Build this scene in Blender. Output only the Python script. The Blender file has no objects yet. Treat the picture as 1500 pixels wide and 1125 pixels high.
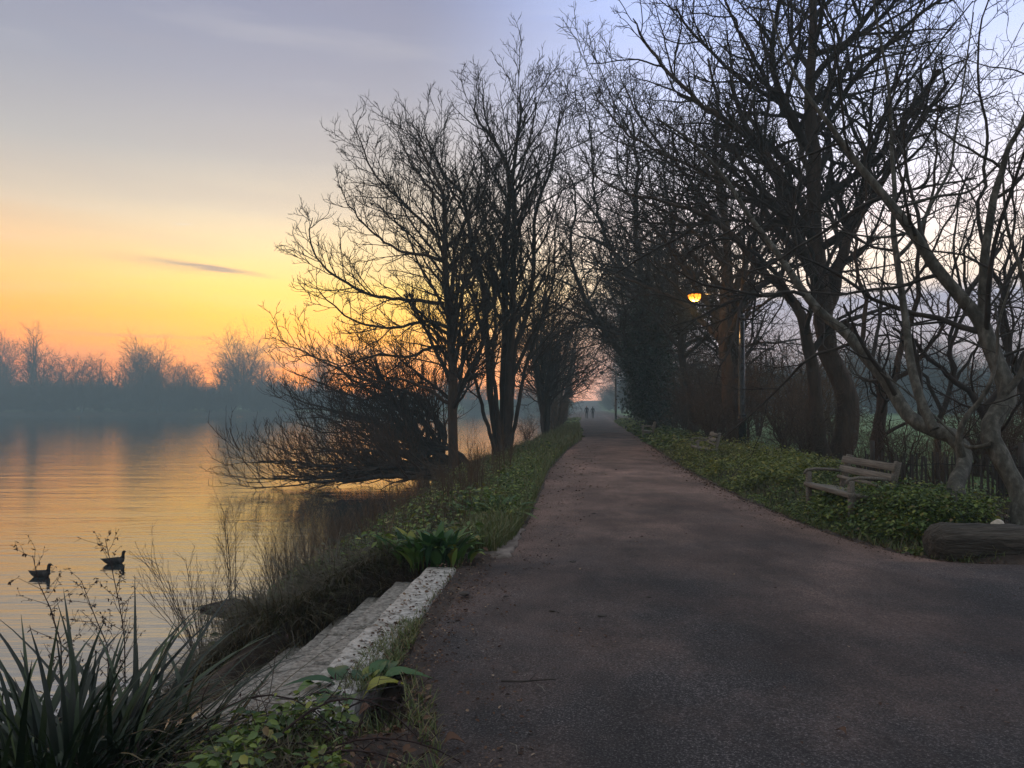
import bpy, bmesh, math, random
import numpy as np
from mathutils import Vector, Euler

sc = bpy.context.scene
col = sc.collection
R = math.radians
rng = np.random.default_rng(7)

# ------------------------------------------------------------------ camera
CAM_H = 1.6
F = 1133.0            # focal length in photograph pixels (1500 wide)
HZ = 596.0            # horizon row of the photograph
cam_d = bpy.data.cameras.new('camera')
cam = bpy.data.objects.new('camera', cam_d); col.objects.link(cam)
cam.location = (0, 0, CAM_H)
cam.rotation_euler = (R(90) + math.atan((HZ - 562.5) / F), 0, 0)
cam_d.sensor_width = 36; cam_d.lens = 36 * F / 1500
cam_d.clip_start = 0.05; cam_d.clip_end = 3000
sc.camera = cam

def W(px, py, d):
    """a world point at distance d along the view axis"""
    return ((px - 750) / F * d, d, CAM_H + (HZ - py) / F * d)

# ------------------------------------------------------------------ object helpers
def props(o, label=None, cat=None, group=None, kind=None):
    if label: o['label'] = label
    if cat: o['category'] = cat
    if group: o['group'] = group
    if kind: o['kind'] = kind
    return o

def empty(name, loc=(0, 0, 0), rz=0.0, **k):
    o = bpy.data.objects.new(name, None); col.objects.link(o)
    o.location = loc; o.rotation_euler = (0, 0, rz)
    o.empty_display_size = 0.2
    return props(o, **k)

def link(name, me, mat=None, parent=None, **k):
    o = bpy.data.objects.new(name, me); col.objects.link(o)
    if mat is not None and len(me.materials) == 0: me.materials.append(mat)
    if parent is not None: o.parent = parent
    return props(o, **k)

def copy_tree(o, parent=None):
    c = o.copy(); col.objects.link(c)
    if parent is not None: c.parent = parent
    for ch in list(o.children): copy_tree(ch, c)
    return c

def np_mesh(name, V, faces, smooth=True):
    """faces: list of int arrays (n,k)"""
    me = bpy.data.meshes.new(name)
    V = np.asarray(V, dtype=np.float32).reshape(-1, 3)
    me.vertices.add(len(V)); me.vertices.foreach_set('co', V.ravel())
    fl = [np.asarray(f, dtype=np.int32) for f in faces if len(f)]
    tot = np.concatenate([np.full(len(f), f.shape[1], dtype=np.int32) for f in fl])
    idx = np.concatenate([f.ravel() for f in fl])
    start = np.concatenate([[0], np.cumsum(tot)[:-1]]).astype(np.int32)
    me.loops.add(len(idx)); me.loops.foreach_set('vertex_index', idx)
    me.polygons.add(len(tot)); me.polygons.foreach_set('loop_start', start)
    if smooth: me.polygons.foreach_set('use_smooth', np.ones(len(tot), dtype=bool))
    me.update(calc_edges=True)
    return me

class MB:
    """collects boxes, bars and lofts into one mesh"""
    def __init__(s): s.V = []; s.F = {}; s.n = 0
    def add(s, V, faces):
        V = np.asarray(V, float).reshape(-1, 3)
        for f in faces:
            f = np.asarray(f, int)
            if len(f): s.F.setdefault(f.shape[1], []).append(f + s.n)
        s.V.append(V); s.n += len(V)
    def build(s, name, smooth=True):
        return np_mesh(name, np.concatenate(s.V), [np.concatenate(v) for v in s.F.values()], smooth)
    def bar(s, a, b, w, h, bev=0.006, up=(0, 0, 1)):
        """a bevelled beam from a to b, w wide, h high"""
        a = np.array(a, float); b = np.array(b, float); t = b - a; L = np.linalg.norm(t); t /= L
        u = np.array(up, float)
        sd = np.cross(t, u); sd /= np.linalg.norm(sd); u = np.cross(sd, t)
        bev = min(bev, w * .3, h * .3)
        prof = [(-w/2+bev, -h/2), (w/2-bev, -h/2), (w/2, -h/2+bev), (w/2, h/2-bev), (w/2-bev, h/2), (-w/2+bev, h/2), (-w/2, h/2-bev), (-w/2, -h/2+bev)]
        rings = []
        for k, sc_ in ((0, .9), (bev, 1), (L-bev, 1), (L, .9)):
            rings.append([a + t*k + sd*p[0]*sc_ + u*p[1]*sc_ for p in prof])
        V = np.array(rings).reshape(-1, 3); q = []
        for i in range(3):
            for j in range(8):
                q.append((i*8+j, i*8+(j+1) % 8, (i+1)*8+(j+1) % 8, (i+1)*8+j))
        s.add(V, [q, [tuple(range(7, -1, -1)), tuple(range(24, 32))]])
    def tube(s, pts, rad, sides=8, cap=True):
        P = np.array(pts, float)[None]; Rr = np.broadcast_to(np.array(rad, float), (len(pts),))[None]
        V, q = tubes(P, Rr, sides); fs = [q]
        if cap:
            n = len(pts)
            fs.append([tuple(range(sides-1, -1, -1)), tuple(range((n-1)*sides, n*sides))])
        s.add(V, fs)

def tubes(P, Rr, sides):
    B, S, _ = P.shape
    T = np.gradient(P, axis=1); T /= np.linalg.norm(T, axis=2, keepdims=True) + 1e-9
    avg = np.abs(T.mean(axis=1)); ref = np.zeros((B, 3)); ref[np.arange(B), avg.argmin(axis=1)] = 1
    N = np.cross(T, ref[:, None, :]); N /= np.linalg.norm(N, axis=2, keepdims=True) + 1e-9
    Bn = np.cross(T, N)
    a = np.arange(sides) * (2*np.pi/sides)
    V = P[:, :, None, :] + Rr[:, :, None, None] * (np.cos(a)[None, None, :, None]*N[:, :, None, :] + np.sin(a)[None, None, :, None]*Bn[:, :, None, :])
    base = (np.arange(B)[:, None, None]*S + np.arange(S-1)[None, :, None])*sides
    j = np.arange(sides)[None, None, :]; j2 = (j+1) % sides
    q = np.stack([base+j, base+j2, base+sides+j2, base+sides+j], axis=-1).reshape(-1, 4)
    return V.reshape(-1, 3), q

def resample(pts, rad, S):
    """smooth (Catmull-Rom) resample of a polyline"""
    p = np.array(pts, float); n = len(p)
    rad = np.array(rad, float)
    if len(rad) == 2: rad = np.linspace(rad[0], rad[1], n)
    d = np.concatenate([[0], np.cumsum(np.linalg.norm(np.diff(p, axis=0), axis=1))])
    u = np.linspace(0, d[-1], S)
    i = np.clip(np.searchsorted(d, u, side='right')-1, 0, n-2)
    t = ((u-d[i])/(d[i+1]-d[i]+1e-9))[:, None]
    p0 = p[np.maximum(i-1, 0)]; p1 = p[i]; p2 = p[i+1]; p3 = p[np.minimum(i+2, n-1)]
    out = .5*((2*p1)+(-p0+p2)*t+(2*p0-5*p1+4*p2-p3)*t**2+(-p0+3*p1-3*p2+p3)*t**3)
    return out, np.interp(u, d, rad)

# ------------------------------------------------------------------ bare tree growth, level by level
def spawn(rg, P, Rr, den=2.0, tmin=.2, tmax=1.0, ang=(35, 65), lr=.45, la=(.1, 9), fall=.6, rr=.6, S=6, wob=.12, trop=.05, rmin=.006, up=0.0, push=None):
    B, S0, _ = P.shape
    L = np.linalg.norm(np.diff(P, axis=1), axis=2).sum(axis=1)
    c = den*L*(tmax-tmin); cnt = np.floor(c + rg.random(B)).astype(int)
    pi = np.repeat(np.arange(B), cnt); n = len(pi)
    if n == 0: return None
    k = np.concatenate([np.arange(x) for x in cnt if x > 0]); cn = cnt[pi]
    t = tmin + (tmax-tmin)*(k + rg.random(n))/cn
    f = t*(S0-1); i = np.minimum(f.astype(int), S0-2); w = (f-i)[:, None]
    p = P[pi, i]*(1-w)+P[pi, i+1]*w
    T = P[pi, i+1]-P[pi, i]; T /= np.linalg.norm(T, axis=1, keepdims=True)+1e-9
    r = Rr[pi, i]*(1-w[:, 0])+Rr[pi, i+1]*w[:, 0]
    ref = np.where(np.abs(T[:, 2:3]) < .9, np.array([[0, 0, 1.]]), np.array([[1., 0, 0]]))
    N = np.cross(T, ref); N /= np.linalg.norm(N, axis=1, keepdims=True)+1e-9
    Bn = np.cross(N, T)
    ph = (k*2.4 + rg.random(n)*1.6 + pi*1.7)
    a = np.radians(rg.uniform(ang[0], ang[1], n))
    d = np.cos(a)[:, None]*T + np.sin(a)[:, None]*(np.cos(ph)[:, None]*N+np.sin(ph)[:, None]*Bn)
    d[:, 2] += up
    if push is not None: d += np.array(push)
    d /= np.linalg.norm(d, axis=1, keepdims=True)
    l = np.clip(L[pi]*lr*(1-fall*t)*rg.uniform(.55, 1.35, n), la[0], la[1])
    r0 = np.maximum(np.minimum(r*rr*rg.uniform(.75, 1.05, n), l*.034+.004), rmin)
    Q = np.zeros((n, S, 3)); Q[:, 0] = p; st = (l/(S-1))[:, None]
    for s in range(1, S):
        d = d + rg.normal(0, wob, (n, 3)); d[:, 2] += trop
        d /= np.linalg.norm(d, axis=1, keepdims=True)
        Q[:, s] = Q[:, s-1]+d*st
    r1 = np.maximum(r0*.35, rmin*.6)
    RR = r0[:, None]+(r1-r0)[:, None]*np.linspace(0, 1, S)[None]
    return Q, RR

def grow(rg, stems, levels, S0=22, sides0=9, jitter=.0):
    """stems: list of (points, radii). returns trunk mesh arrays and crown mesh arrays"""
    P0 = []; R0 = []
    for pts, rad in stems:
        p, r = resample(pts, rad, S0)
        if jitter: p[1:] += rg.normal(0, jitter, (S0-1, 3))
        P0.append(p); R0.append(r)
    P0 = np.array(P0); R0 = np.array(R0)
    tv, tq = tubes(P0, R0, sides0)
    cv = []; cq = []; n = 0; P, Rr = P0, R0; allp = [(P0, R0)]
    for lv in levels:
        lv = dict(lv); sides = lv.pop('sides', 3)
        out = spawn(rg, P, Rr, **lv)
        if out is None: break
        P, Rr = out; v, q = tubes(P, Rr, sides)
        cv.append(v); cq.append(q+n); n += len(v)
    return (tv, [tq]), (np.concatenate(cv), [np.concatenate(cq)])

def make_tree(name, rg, stems, levels, bark, twig, base, S0=22, sides0=9, jitter=0.0, crown='crown', **k):
    (tv, tf), (cv, cf) = grow(rg, stems, levels, S0, sides0, jitter)
    b = np.array(base)
    root = empty(name, base, **k)
    link('trunk', np_mesh('trunk', tv-b, tf), bark, root)
    link(crown, np_mesh(crown, cv-b, cf), twig, root)
    return root

# ------------------------------------------------------------------ leaf and blade helpers
def blades(rg, base, h, w, az, lean, droop=.3, segs=5, fold=.25, prof='grass', twist=0.0):
    n = len(base); t = np.linspace(0, 1, segs+1)[None, :]
    h = np.broadcast_to(h, (n,))[:, None]; lean = np.broadcast_to(lean, (n,))[:, None]
    droop = np.broadcast_to(droop, (n,))[:, None]; w = np.broadcast_to(w, (n,))[:, None]
    hx = h*(lean*(t*.35+t**2*.65)); hz = h*(t-droop*t**2.2)
    ca = np.cos(az)[:, None]; sa = np.sin(az)[:, None]
    C = np.stack([base[:, 0:1]+hx*ca, base[:, 1:2]+hx*sa, base[:, 2:3]+hz], axis=-1)
    if prof == 'grass': wp = w*(1-t**1.6)*.5+.0008
    elif prof == 'leaf': wp = w*.5*np.where(t < .22, .06, np.sin(np.pi*np.clip((t-.2)/.8, 0, 1)**.75))+.002
    else: wp = w*.5*np.sin(np.pi*np.clip(t*.97+.03, 0, 1)**.8)+.001
    tw = az[:, None]+np.pi/2+twist*t*rg.normal(0, 1, (n, 1))
    sx = np.cos(tw); sy = np.sin(tw)
    up = fold*wp
    Lf = C+np.stack([sx*wp, sy*wp, up], -1); Rt = C+np.stack([-sx*wp, -sy*wp, up], -1)
    V = np.stack([Lf, C, Rt], axis=2)          # n, segs+1, 3, 3
    b = (np.arange(n)[:, None]*(segs+1)+np.arange(segs)[None, :])*3
    q = np.concatenate([np.stack([b, b+1, b+4, b+3], -1).reshape(-1, 4), np.stack([b+1, b+2, b+5, b+4], -1).reshape(-1, 4)])
    return V.reshape(-1, 3), q

def leaves(rg, pos, size, tilt=(.1, .9), az=None, asp=.62):
    """small folded ovate leaves, two quads each"""
    n = len(pos); az = rg.uniform(0, 2*np.pi, n) if az is None else az
    el = rg.uniform(-tilt[1], tilt[0], n); size = np.broadcast_to(size, (n,))
    t = np.stack([np.cos(az)*np.cos(el), np.sin(az)*np.cos(el), np.sin(el)], -1)
    s = np.stack([-np.sin(az), np.cos(az), np.zeros(n)], -1)
    roll = rg.normal(0, .45, n)[:, None]
    u = np.cross(t, s); s2 = s*np.cos(roll)+u*np.sin(roll); u = np.cross(t, s2)
    sz = size[:, None]; w = sz*asp*.5
    v = [pos, pos+t*sz*.3+s2*w*.9+u*w*.25, pos+t*sz*.7+s2*w*.75+u*w*.2, pos+t*sz-u*w*.25, pos+t*sz*.7-s2*w*.75+u*w*.2, pos+t*sz*.3-s2*w*.9+u*w*.25]
    V = np.stack(v, axis=1); b = np.arange(n)[:, None]*6
    q = np.concatenate([b+np.array([[0, 1, 2, 3]]), b+np.array([[0, 3, 4, 5]])])
    return V.reshape(-1, 3), q

def merge(parts):
    V = []; Fq = []; n = 0
    for v, q in parts:
        V.append(v); Fq.append(q+n); n += len(v)
    return np.concatenate(V), [np.concatenate(Fq)]

# ------------------------------------------------------------------ materials
def nt(name):
    m = bpy.data.materials.new(name); m.use_nodes = True
    t = m.node_tree; b = t.nodes['Principled BSDF']
    return m, t, b

def node(t, ty, **k):
    n = t.nodes.new(ty)
    for a, v in k.items():
        if a.startswith('i_'): n.inputs[a[2:].replace('_', ' ')].default_value = v
        else: setattr(n, a, v)
    return n

def ramp(t, stops, fac=None, interp='LINEAR'):
    r = t.nodes.new('ShaderNodeValToRGB'); e = r.color_ramp.elements; r.color_ramp.interpolation = interp
    while len(e) < len(stops): e.new(.5)
    for k, (p, c) in enumerate(stops):
        e[k].position = p; e[k].color = (c[0], c[1], c[2], 1)
    if fac is not None: t.links.new(fac, r.inputs[0])
    return r

def noise_mat(name, stops, scale=6, stretch=(1, 1, 1), rough=.85, bump=.3, bscale=30, bdist=.02, detail=8, coord='Object', spec=.3):
    m, t, b = nt(name)
    tc = node(t, 'ShaderNodeTexCoord'); mp = node(t, 'ShaderNodeMapping'); mp.inputs['Scale'].default_value = stretch
    t.links.new(tc.outputs[coord], mp.inputs[0])
    n = node(t, 'ShaderNodeTexNoise'); n.inputs['Scale'].default_value = scale; n.inputs['Detail'].default_value = detail; n.inputs['Roughness'].default_value = .65
    t.links.new(mp.outputs[0], n.inputs['Vector'])
    r = ramp(t, stops, n.outputs['Fac']); t.links.new(r.outputs[0], b.inputs['Base Color'])
    n2 = node(t, 'ShaderNodeTexNoise'); n2.inputs['Scale'].default_value = bscale; n2.inputs['Detail'].default_value = 6
    t.links.new(mp.outputs[0], n2.inputs['Vector'])
    bp = node(t, 'ShaderNodeBump'); bp.inputs['Strength'].default_value = bump; bp.inputs['Distance'].default_value = bdist
    t.links.new(n2.outputs['Fac'], bp.inputs['Height']); t.links.new(bp.outputs[0], b.inputs['Normal'])
    b.inputs['Roughness'].default_value = rough; b.inputs['Specular IOR Level'].default_value = spec
    return m

def leaf_mat(name, stops, rough=.45, trans=.25, spec=.4):
    m, t, b = nt(name)
    g = node(t, 'ShaderNodeNewGeometry')
    r = ramp(t, stops, g.outputs['Random Per Island'])
    t.links.new(r.outputs[0], b.inputs['Base Color'])
    b.inputs['Roughness'].default_value = rough; b.inputs['Specular IOR Level'].default_value = spec
    if trans:
        tr = node(t, 'ShaderNodeBsdfTranslucent'); t.links.new(r.outputs[0], tr.inputs[0])
        mx = node(t, 'ShaderNodeMixShader'); mx.inputs[0].default_value = trans
        out = t.nodes['Material Output']
        t.links.new(b.outputs[0], mx.inputs[1]); t.links.new(tr.outputs[0], mx.inputs[2]); t.links.new(mx.outputs[0], out.inputs[0])
    return m

M = {}
M['bark_dark'] = noise_mat('dark_bark', [(.3, (.013, .011, .010)), (.7, (.05, .042, .035))], 5, (1, 1, .25), .9, .8, 18, .03)
M['bark_brown'] = noise_mat('brown_bark', [(.3, (.022, .015, .011)), (.7, (.085, .06, .042))], 4, (1, 1, .25), .9, .9, 14, .05)
M['bark_pale'] = noise_mat('pale_bark', [(.28, (.03, .03, .024)), (.5, (.075, .076, .062)), (.72, (.19, .19, .162))], 11, (1, 1, .5), .85, 1.0, 22, .022)
M['twig'] = noise_mat('twig', [(.3, (.016, .012, .010)), (.7, (.040, .030, .024))], 3, (1, 1, 1), .85, .0, 20)
M['twig_red'] = noise_mat('reddish_twig', [(.3, (.030, .019, .013)), (.7, (.075, .047, .030))], 3, (1, 1, 1), .85, .0, 20)
M['twig_grey'] = noise_mat('grey_twig', [(.3, (.020, .018, .015)), (.7, (.055, .05, .042))], 3, (1, 1, 1), .85, .0, 20)
M['far_wood'] = noise_mat('far_wood', [(.3, (.02, .022, .022)), (.7, (.055, .055, .05))], .5, (1, 1, 1), .95, .0, 5)
M['dead_stem'] = noise_mat('dead_stem', [(.3, (.05, .034, .022)), (.7, (.15, .105, .065))], 2, (1, 1, 1), .85, .0, 5)
M['dark_stalk'] = noise_mat('dark_stalk', [(.3, (.015, .010, .010)), (.7, (.05, .03, .026))], 9, (1, 1, 1), .85, .0, 5)
M['nettle'] = leaf_mat('nettle_leaf', [(0, (.04, .07, .012)), (.45, (.115, .155, .02)), (.8, (.21, .235, .035)), (1, (.29, .26, .05))])
M['verge_leaf'] = leaf_mat('verge_leaf', [(0, (.02, .045, .010)), (.5, (.08, .14, .022)), (.82, (.16, .22, .035)), (.95, (.27, .27, .05)), (1, (.16, .10, .045))])
M['grass'] = leaf_mat('grass_blade', [(0, (.045, .075, .018)), (.55, (.10, .135, .03)), (.8, (.15, .145, .05)), (1, (.20, .155, .08))])
M['dry_grass'] = leaf_mat('dry_grass_blade', [(0, (.04, .032, .016)), (.5, (.09, .07, .035)), (.85, (.05, .065, .02)), (1, (.17, .13, .07))])
M['sedge'] = leaf_mat('sedge_blade', [(0, (.004, .009, .004)), (.6, (.010, .022, .007)), (.93, (.02, .038, .011)), (1, (.08, .11, .04))], .42, .12, .3)
M['big_leaf'] = leaf_mat('broad_leaf', [(0, (.018, .06, .02)), (.5, (.035, .10, .026)), (.85, (.08, .15, .03)), (1, (.24, .24, .03))], .45, .25, .35)
M['ivy'] = leaf_mat('ivy_leaf', [(0, (.010, .022, .014)), (1, (.028, .05, .028))], .4, .1, .4)
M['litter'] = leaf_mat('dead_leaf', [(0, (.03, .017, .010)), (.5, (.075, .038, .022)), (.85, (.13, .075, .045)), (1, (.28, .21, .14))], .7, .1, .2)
M['stone'] = noise_mat('pale_stone', [(.30, (.03, .028, .022)), (.40, (.20, .19, .165)), (.53, (.38, .365, .33)), (.75, (.52, .50, .455))], 19, (1, 1, 1), .8, .9, 40, .01)
M['stone_worn'] = noise_mat('worn_stone', [(.32, (.025, .023, .018)), (.43, (.13, .122, .105)), (.56, (.24, .228, .2)), (.75, (.38, .36, .325))], 24, (1, 1, 1), .8, .9, 40, .01)
M['stone_wet'] = noise_mat('wet_stone', [(.32, (.02, .019, .016)), (.5, (.09, .085, .075)), (.7, (.2, .19, .17))], 9, (1, 1, 1), .16, .35, 25, .008, spec=.9)
M['stone_dirty'] = noise_mat('dirty_stone', [(.34, (.03, .025, .02)), (.48, (.13, .11, .095)), (.7, (.25, .22, .19))], 5, (1, 1, 1), .85, .8, 40, .01)
M['wood_pale'] = noise_mat('weathered_wood', [(.3, (.06, .056, .045)), (.55, (.20, .185, .155)), (.78, (.33, .31, .26))], 4, (.6, 16, 16), .85, .9, 30, .006)
M['wood_dark'] = noise_mat('wet_dark_wood', [(.3, (.016, .013, .012)), (.7, (.06, .05, .042))], 3, (1, 6, 6), .75, .6, 20, .01)
M['paling'] = noise_mat('chestnut_paling', [(.3, (.022, .02, .018)), (.7, (.07, .062, .052))], 5, (4, 4, .7), .85, .5, 30, .004)
M['iron'] = noise_mat('black_painted_iron', [(.3, (.006, .007, .008)), (.7, (.014, .015, .016))], 6, (1, 1, 1), .2, .03, 50, .001, spec=.4)
M['log'] = noise_mat('weathered_log', [(.3, (.018, .016, .013)), (.55, (.06, .053, .043)), (.75, (.12, .108, .09))], 4, (.5, 4, 4), .9, 1.0, 9, .04)
M['cream'] = noise_mat('pale_flint', [(.3, (.35, .31, .24)), (.7, (.62, .57, .48))], 14, (1, 1, 1), .7, .4, 40, .006)
M['goose'] = noise_mat('dark_plumage', [(.3, (.008, .007, .007)), (.7, (.022, .019, .017))], 22, (1, 1, 1), .8, .3, 60, .004)
M['goose_pale'] = noise_mat('grey_plumage', [(.3, (.03, .028, .027)), (.7, (.07, .065, .06))], 22, (1, 1, 1), .8, .3, 60, .004)
M['cloth'] = noise_mat('dark_clothing', [(.3, (.02, .022, .028)), (.7, (.045, .05, .06))], 9, (1, 1, 1), .9, .2, 50, .004)
M['skin'] = noise_mat('skin', [(.3, (.32, .19, .13)), (.7, (.42, .27, .2))], 30, (1, 1, 1), .6, .1, 50, .002)

def lamp_mat():
    m, t, b = nt('sodium_lens')
    b.inputs['Base Color'].default_value = (1, .6, .2, 1)
    b.inputs['Emission Color'].default_value = (1, .26, .012, 1); b.inputs['Emission Strength'].default_value = 2.4
    return m
M['lens'] = lamp_mat()

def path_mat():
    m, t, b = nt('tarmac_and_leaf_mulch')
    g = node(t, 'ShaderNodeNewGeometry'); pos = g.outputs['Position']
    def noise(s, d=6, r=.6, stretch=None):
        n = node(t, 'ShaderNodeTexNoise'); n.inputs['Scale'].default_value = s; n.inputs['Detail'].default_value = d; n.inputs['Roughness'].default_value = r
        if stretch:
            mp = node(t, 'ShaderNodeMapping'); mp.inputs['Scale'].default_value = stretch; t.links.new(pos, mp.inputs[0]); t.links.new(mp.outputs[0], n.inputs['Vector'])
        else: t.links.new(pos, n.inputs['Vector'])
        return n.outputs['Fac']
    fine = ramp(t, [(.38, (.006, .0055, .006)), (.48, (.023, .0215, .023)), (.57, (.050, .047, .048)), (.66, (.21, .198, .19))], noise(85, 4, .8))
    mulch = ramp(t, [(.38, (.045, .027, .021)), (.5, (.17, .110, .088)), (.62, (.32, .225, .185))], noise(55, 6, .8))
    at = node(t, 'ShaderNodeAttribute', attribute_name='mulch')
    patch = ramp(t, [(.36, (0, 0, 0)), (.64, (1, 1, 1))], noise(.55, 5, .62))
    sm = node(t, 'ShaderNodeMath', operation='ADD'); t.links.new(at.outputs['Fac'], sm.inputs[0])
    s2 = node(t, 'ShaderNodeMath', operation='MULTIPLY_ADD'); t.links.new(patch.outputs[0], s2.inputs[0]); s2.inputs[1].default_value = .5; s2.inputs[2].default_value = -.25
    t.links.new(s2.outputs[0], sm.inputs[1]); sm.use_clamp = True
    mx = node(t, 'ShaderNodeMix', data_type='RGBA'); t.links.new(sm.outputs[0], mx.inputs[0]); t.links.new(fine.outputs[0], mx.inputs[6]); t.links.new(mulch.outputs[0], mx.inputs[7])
    # worn lighter and damp darker blotches; the broad layer partly paints in uneven light
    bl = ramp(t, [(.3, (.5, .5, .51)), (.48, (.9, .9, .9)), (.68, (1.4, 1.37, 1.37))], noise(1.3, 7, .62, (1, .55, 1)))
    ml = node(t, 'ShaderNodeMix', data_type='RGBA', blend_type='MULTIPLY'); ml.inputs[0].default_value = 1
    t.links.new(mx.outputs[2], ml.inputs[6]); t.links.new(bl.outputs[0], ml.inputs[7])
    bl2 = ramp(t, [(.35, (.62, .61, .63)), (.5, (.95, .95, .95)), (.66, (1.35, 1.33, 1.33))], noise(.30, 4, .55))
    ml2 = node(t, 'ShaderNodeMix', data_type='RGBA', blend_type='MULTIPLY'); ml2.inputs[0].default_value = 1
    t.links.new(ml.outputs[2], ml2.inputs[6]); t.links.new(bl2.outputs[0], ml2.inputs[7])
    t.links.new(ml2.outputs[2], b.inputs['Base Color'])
    b.inputs['Roughness'].default_value = .82; b.inputs['Specular IOR Level'].default_value = .3
    ad = node(t, 'ShaderNodeMath', operation='MULTIPLY_ADD'); t.links.new(noise(75, 4, .75), ad.inputs[0]); ad.inputs[1].default_value = .9; t.links.new(noise(11, 6, .7), ad.inputs[2])
    bp = node(t, 'ShaderNodeBump'); bp.inputs['Strength'].default_value = .8; bp.inputs['Distance'].default_value = .022
    t.links.new(ad.outputs[0], bp.inputs['Height']); t.links.new(bp.outputs[0], b.inputs['Normal'])
    return m

def ground_mat():
    m, t, b = nt('earth_and_meadow')
    g = node(t, 'ShaderNodeNewGeometry'); pos = g.outputs['Position']
    n1 = node(t, 'ShaderNodeTexNoise'); n1.inputs['Scale'].default_value = 9; n1.inputs['Detail'].default_value = 9; n1.inputs['Roughness'].default_value = .7; t.links.new(pos, n1.inputs['Vector'])
    soil = ramp(t, [(.35, (.018, .012, .009)), (.55, (.05, .034, .024)), (.75, (.10, .07, .05))], n1.outputs['Fac'])
    n2 = node(t, 'ShaderNodeTexNoise'); n2.inputs['Scale'].default_value = 2.2; n2.inputs['Detail'].default_value = 9; t.links.new(pos, n2.inputs['Vector'])
    mead = ramp(t, [(.3, (.055, .115, .03)), (.55, (.085, .165, .04)), (.75, (.13, .20, .06))], n2.outputs['Fac'])
    at = node(t, 'ShaderNodeAttribute', attribute_name='meadow')
    mx = node(t, 'ShaderNodeMix', data_type='RGBA'); t.links.new(at.outputs['Fac'], mx.inputs[0]); t.links.new(soil.outputs[0], mx.inputs[6]); t.links.new(mead.outputs[0], mx.inputs[7])
    t.links.new(mx.outputs[2], b.inputs['Base Color']); b.inputs['Roughness'].default_value = .9
    bp = node(t, 'ShaderNodeBump'); bp.inputs['Strength'].default_value = .9; bp.inputs['Distance'].default_value = .05
    t.links.new(n1.outputs['Fac'], bp.inputs['Height']); t.links.new(bp.outputs[0], b.inputs['Normal'])
    return m

def water_mat():
    m, t, b = nt('river_water')
    t.nodes.remove(b)
    g = node(t, 'ShaderNodeNewGeometry'); pos = g.outputs['Position']
    def noise(s, stretch, d=3, r=.5, rot=0):
        mp = node(t, 'ShaderNodeMapping'); mp.inputs['Scale'].default_value = stretch; mp.inputs['Rotation'].default_value = (0, 0, rot); t.links.new(pos, mp.inputs[0])
        n = node(t, 'ShaderNodeTexNoise'); n.inputs['Scale'].default_value = s; n.inputs['Detail'].default_value = d; n.inputs['Roughness'].default_value = r; t.links.new(mp.outputs[0], n.inputs['Vector'])
        return n.outputs['Fac']
    a = node(t, 'ShaderNodeMath', operation='MULTIPLY_ADD'); t.links.new(noise(2.2, (.35, 1.6, 1), 4, .55, .12), a.inputs[0]); a.inputs[1].default_value = .35
    t.links.new(noise(.45, (.3, 1.5, 1), 4, .55, .08), a.inputs[2])
    bp = node(t, 'ShaderNodeBump'); bp.inputs['Strength'].default_value = .22; bp.inputs['Distance'].default_value = .14; t.links.new(a.outputs[0], bp.inputs['Height'])
    gl = node(t, 'ShaderNodeBsdfGlossy'); gl.inputs['Roughness'].default_value = .045; gl.inputs['Color'].default_value = (.98, .98, .99, 1)
    df = node(t, 'ShaderNodeBsdfDiffuse'); df.inputs['Color'].default_value = (.025, .03, .03, 1)
    t.links.new(bp.outputs[0], gl.inputs['Normal'])
    fr = node(t, 'ShaderNodeFresnel'); fr.inputs['IOR'].default_value = 5; t.links.new(bp.outputs[0], fr.inputs['Normal'])
    mx = node(t, 'ShaderNodeMixShader'); t.links.new(fr.outputs[0], mx.inputs[0]); t.links.new(df.outputs[0], mx.inputs[1]); t.links.new(gl.outputs[0], mx.inputs[2])
    t.links.new(mx.outputs[0], t.nodes['Material Output'].inputs[0])
    return m
M['path'] = path_mat(); M['ground'] = ground_mat(); M['water'] = water_mat()

# ------------------------------------------------------------------ terrain
WATER = -1.2
YL = np.array([-40, 0, 3.4, 4.5, 5.3, 7.1, 8.2, 9.4, 12.2, 19.3, 28, 37, 60, 82, 113, 160, 240, 430.])
XL = np.array([-.6, -.5, -.45, -.62, -.70, -.57, -.25, .0, .27, .85, 1.9, 3.27, 5.1, 6.9, 10.0, 14.6, 22, 40.])
YR = np.array([-40, 7.38, 7.5, 7.62, 7.76, 7.95, 8.67, 10.1, 13, 19.3, 33.6, 60, 82, 113, 160, 240, 430.])
XR = np.array([60, 60, 14, 7.2, 5.3, 4.5, 4.2, 4.02, 4.03, 4.43, 5.93, 8.6, 10.9, 14.2, 19, 27, 45.])
YW = np.array([-40, 0, 3.5, 5, 8.3, 12, 18, 25, 30, 38, 49, 82, 120, 200, 430.])
XW = np.array([-4.2, -3.6, -3.3, -3.0, -3.3, -3.3, -3.0, -2.7, -2.6, -1.6, .3, 3.2, 6.5, 14, 34.])
def pl(Y): return np.interp(Y, YL, XL)
def pr(Y): return np.interp(Y, YR, XR)
def xw(Y): return np.interp(Y, YW, XW)
def yfar(X): return np.interp(X, [-450, -200, -60, 0, 40, 200], [255, 262, 272, 320, 420, 440])

def vnoise(X, Y, s, seed=0):
    a = 0
    for k in range(4):
        f = s*(1.9**k); p = seed*1.7+k*2.1
        a = a+(np.sin(X*f*1.1+p+np.sin(Y*f*.7+p*2))*np.cos(Y*f*.93+p*1.3+np.sin(X*f*.6)))/(1.7**k)
    return a*.5

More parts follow.
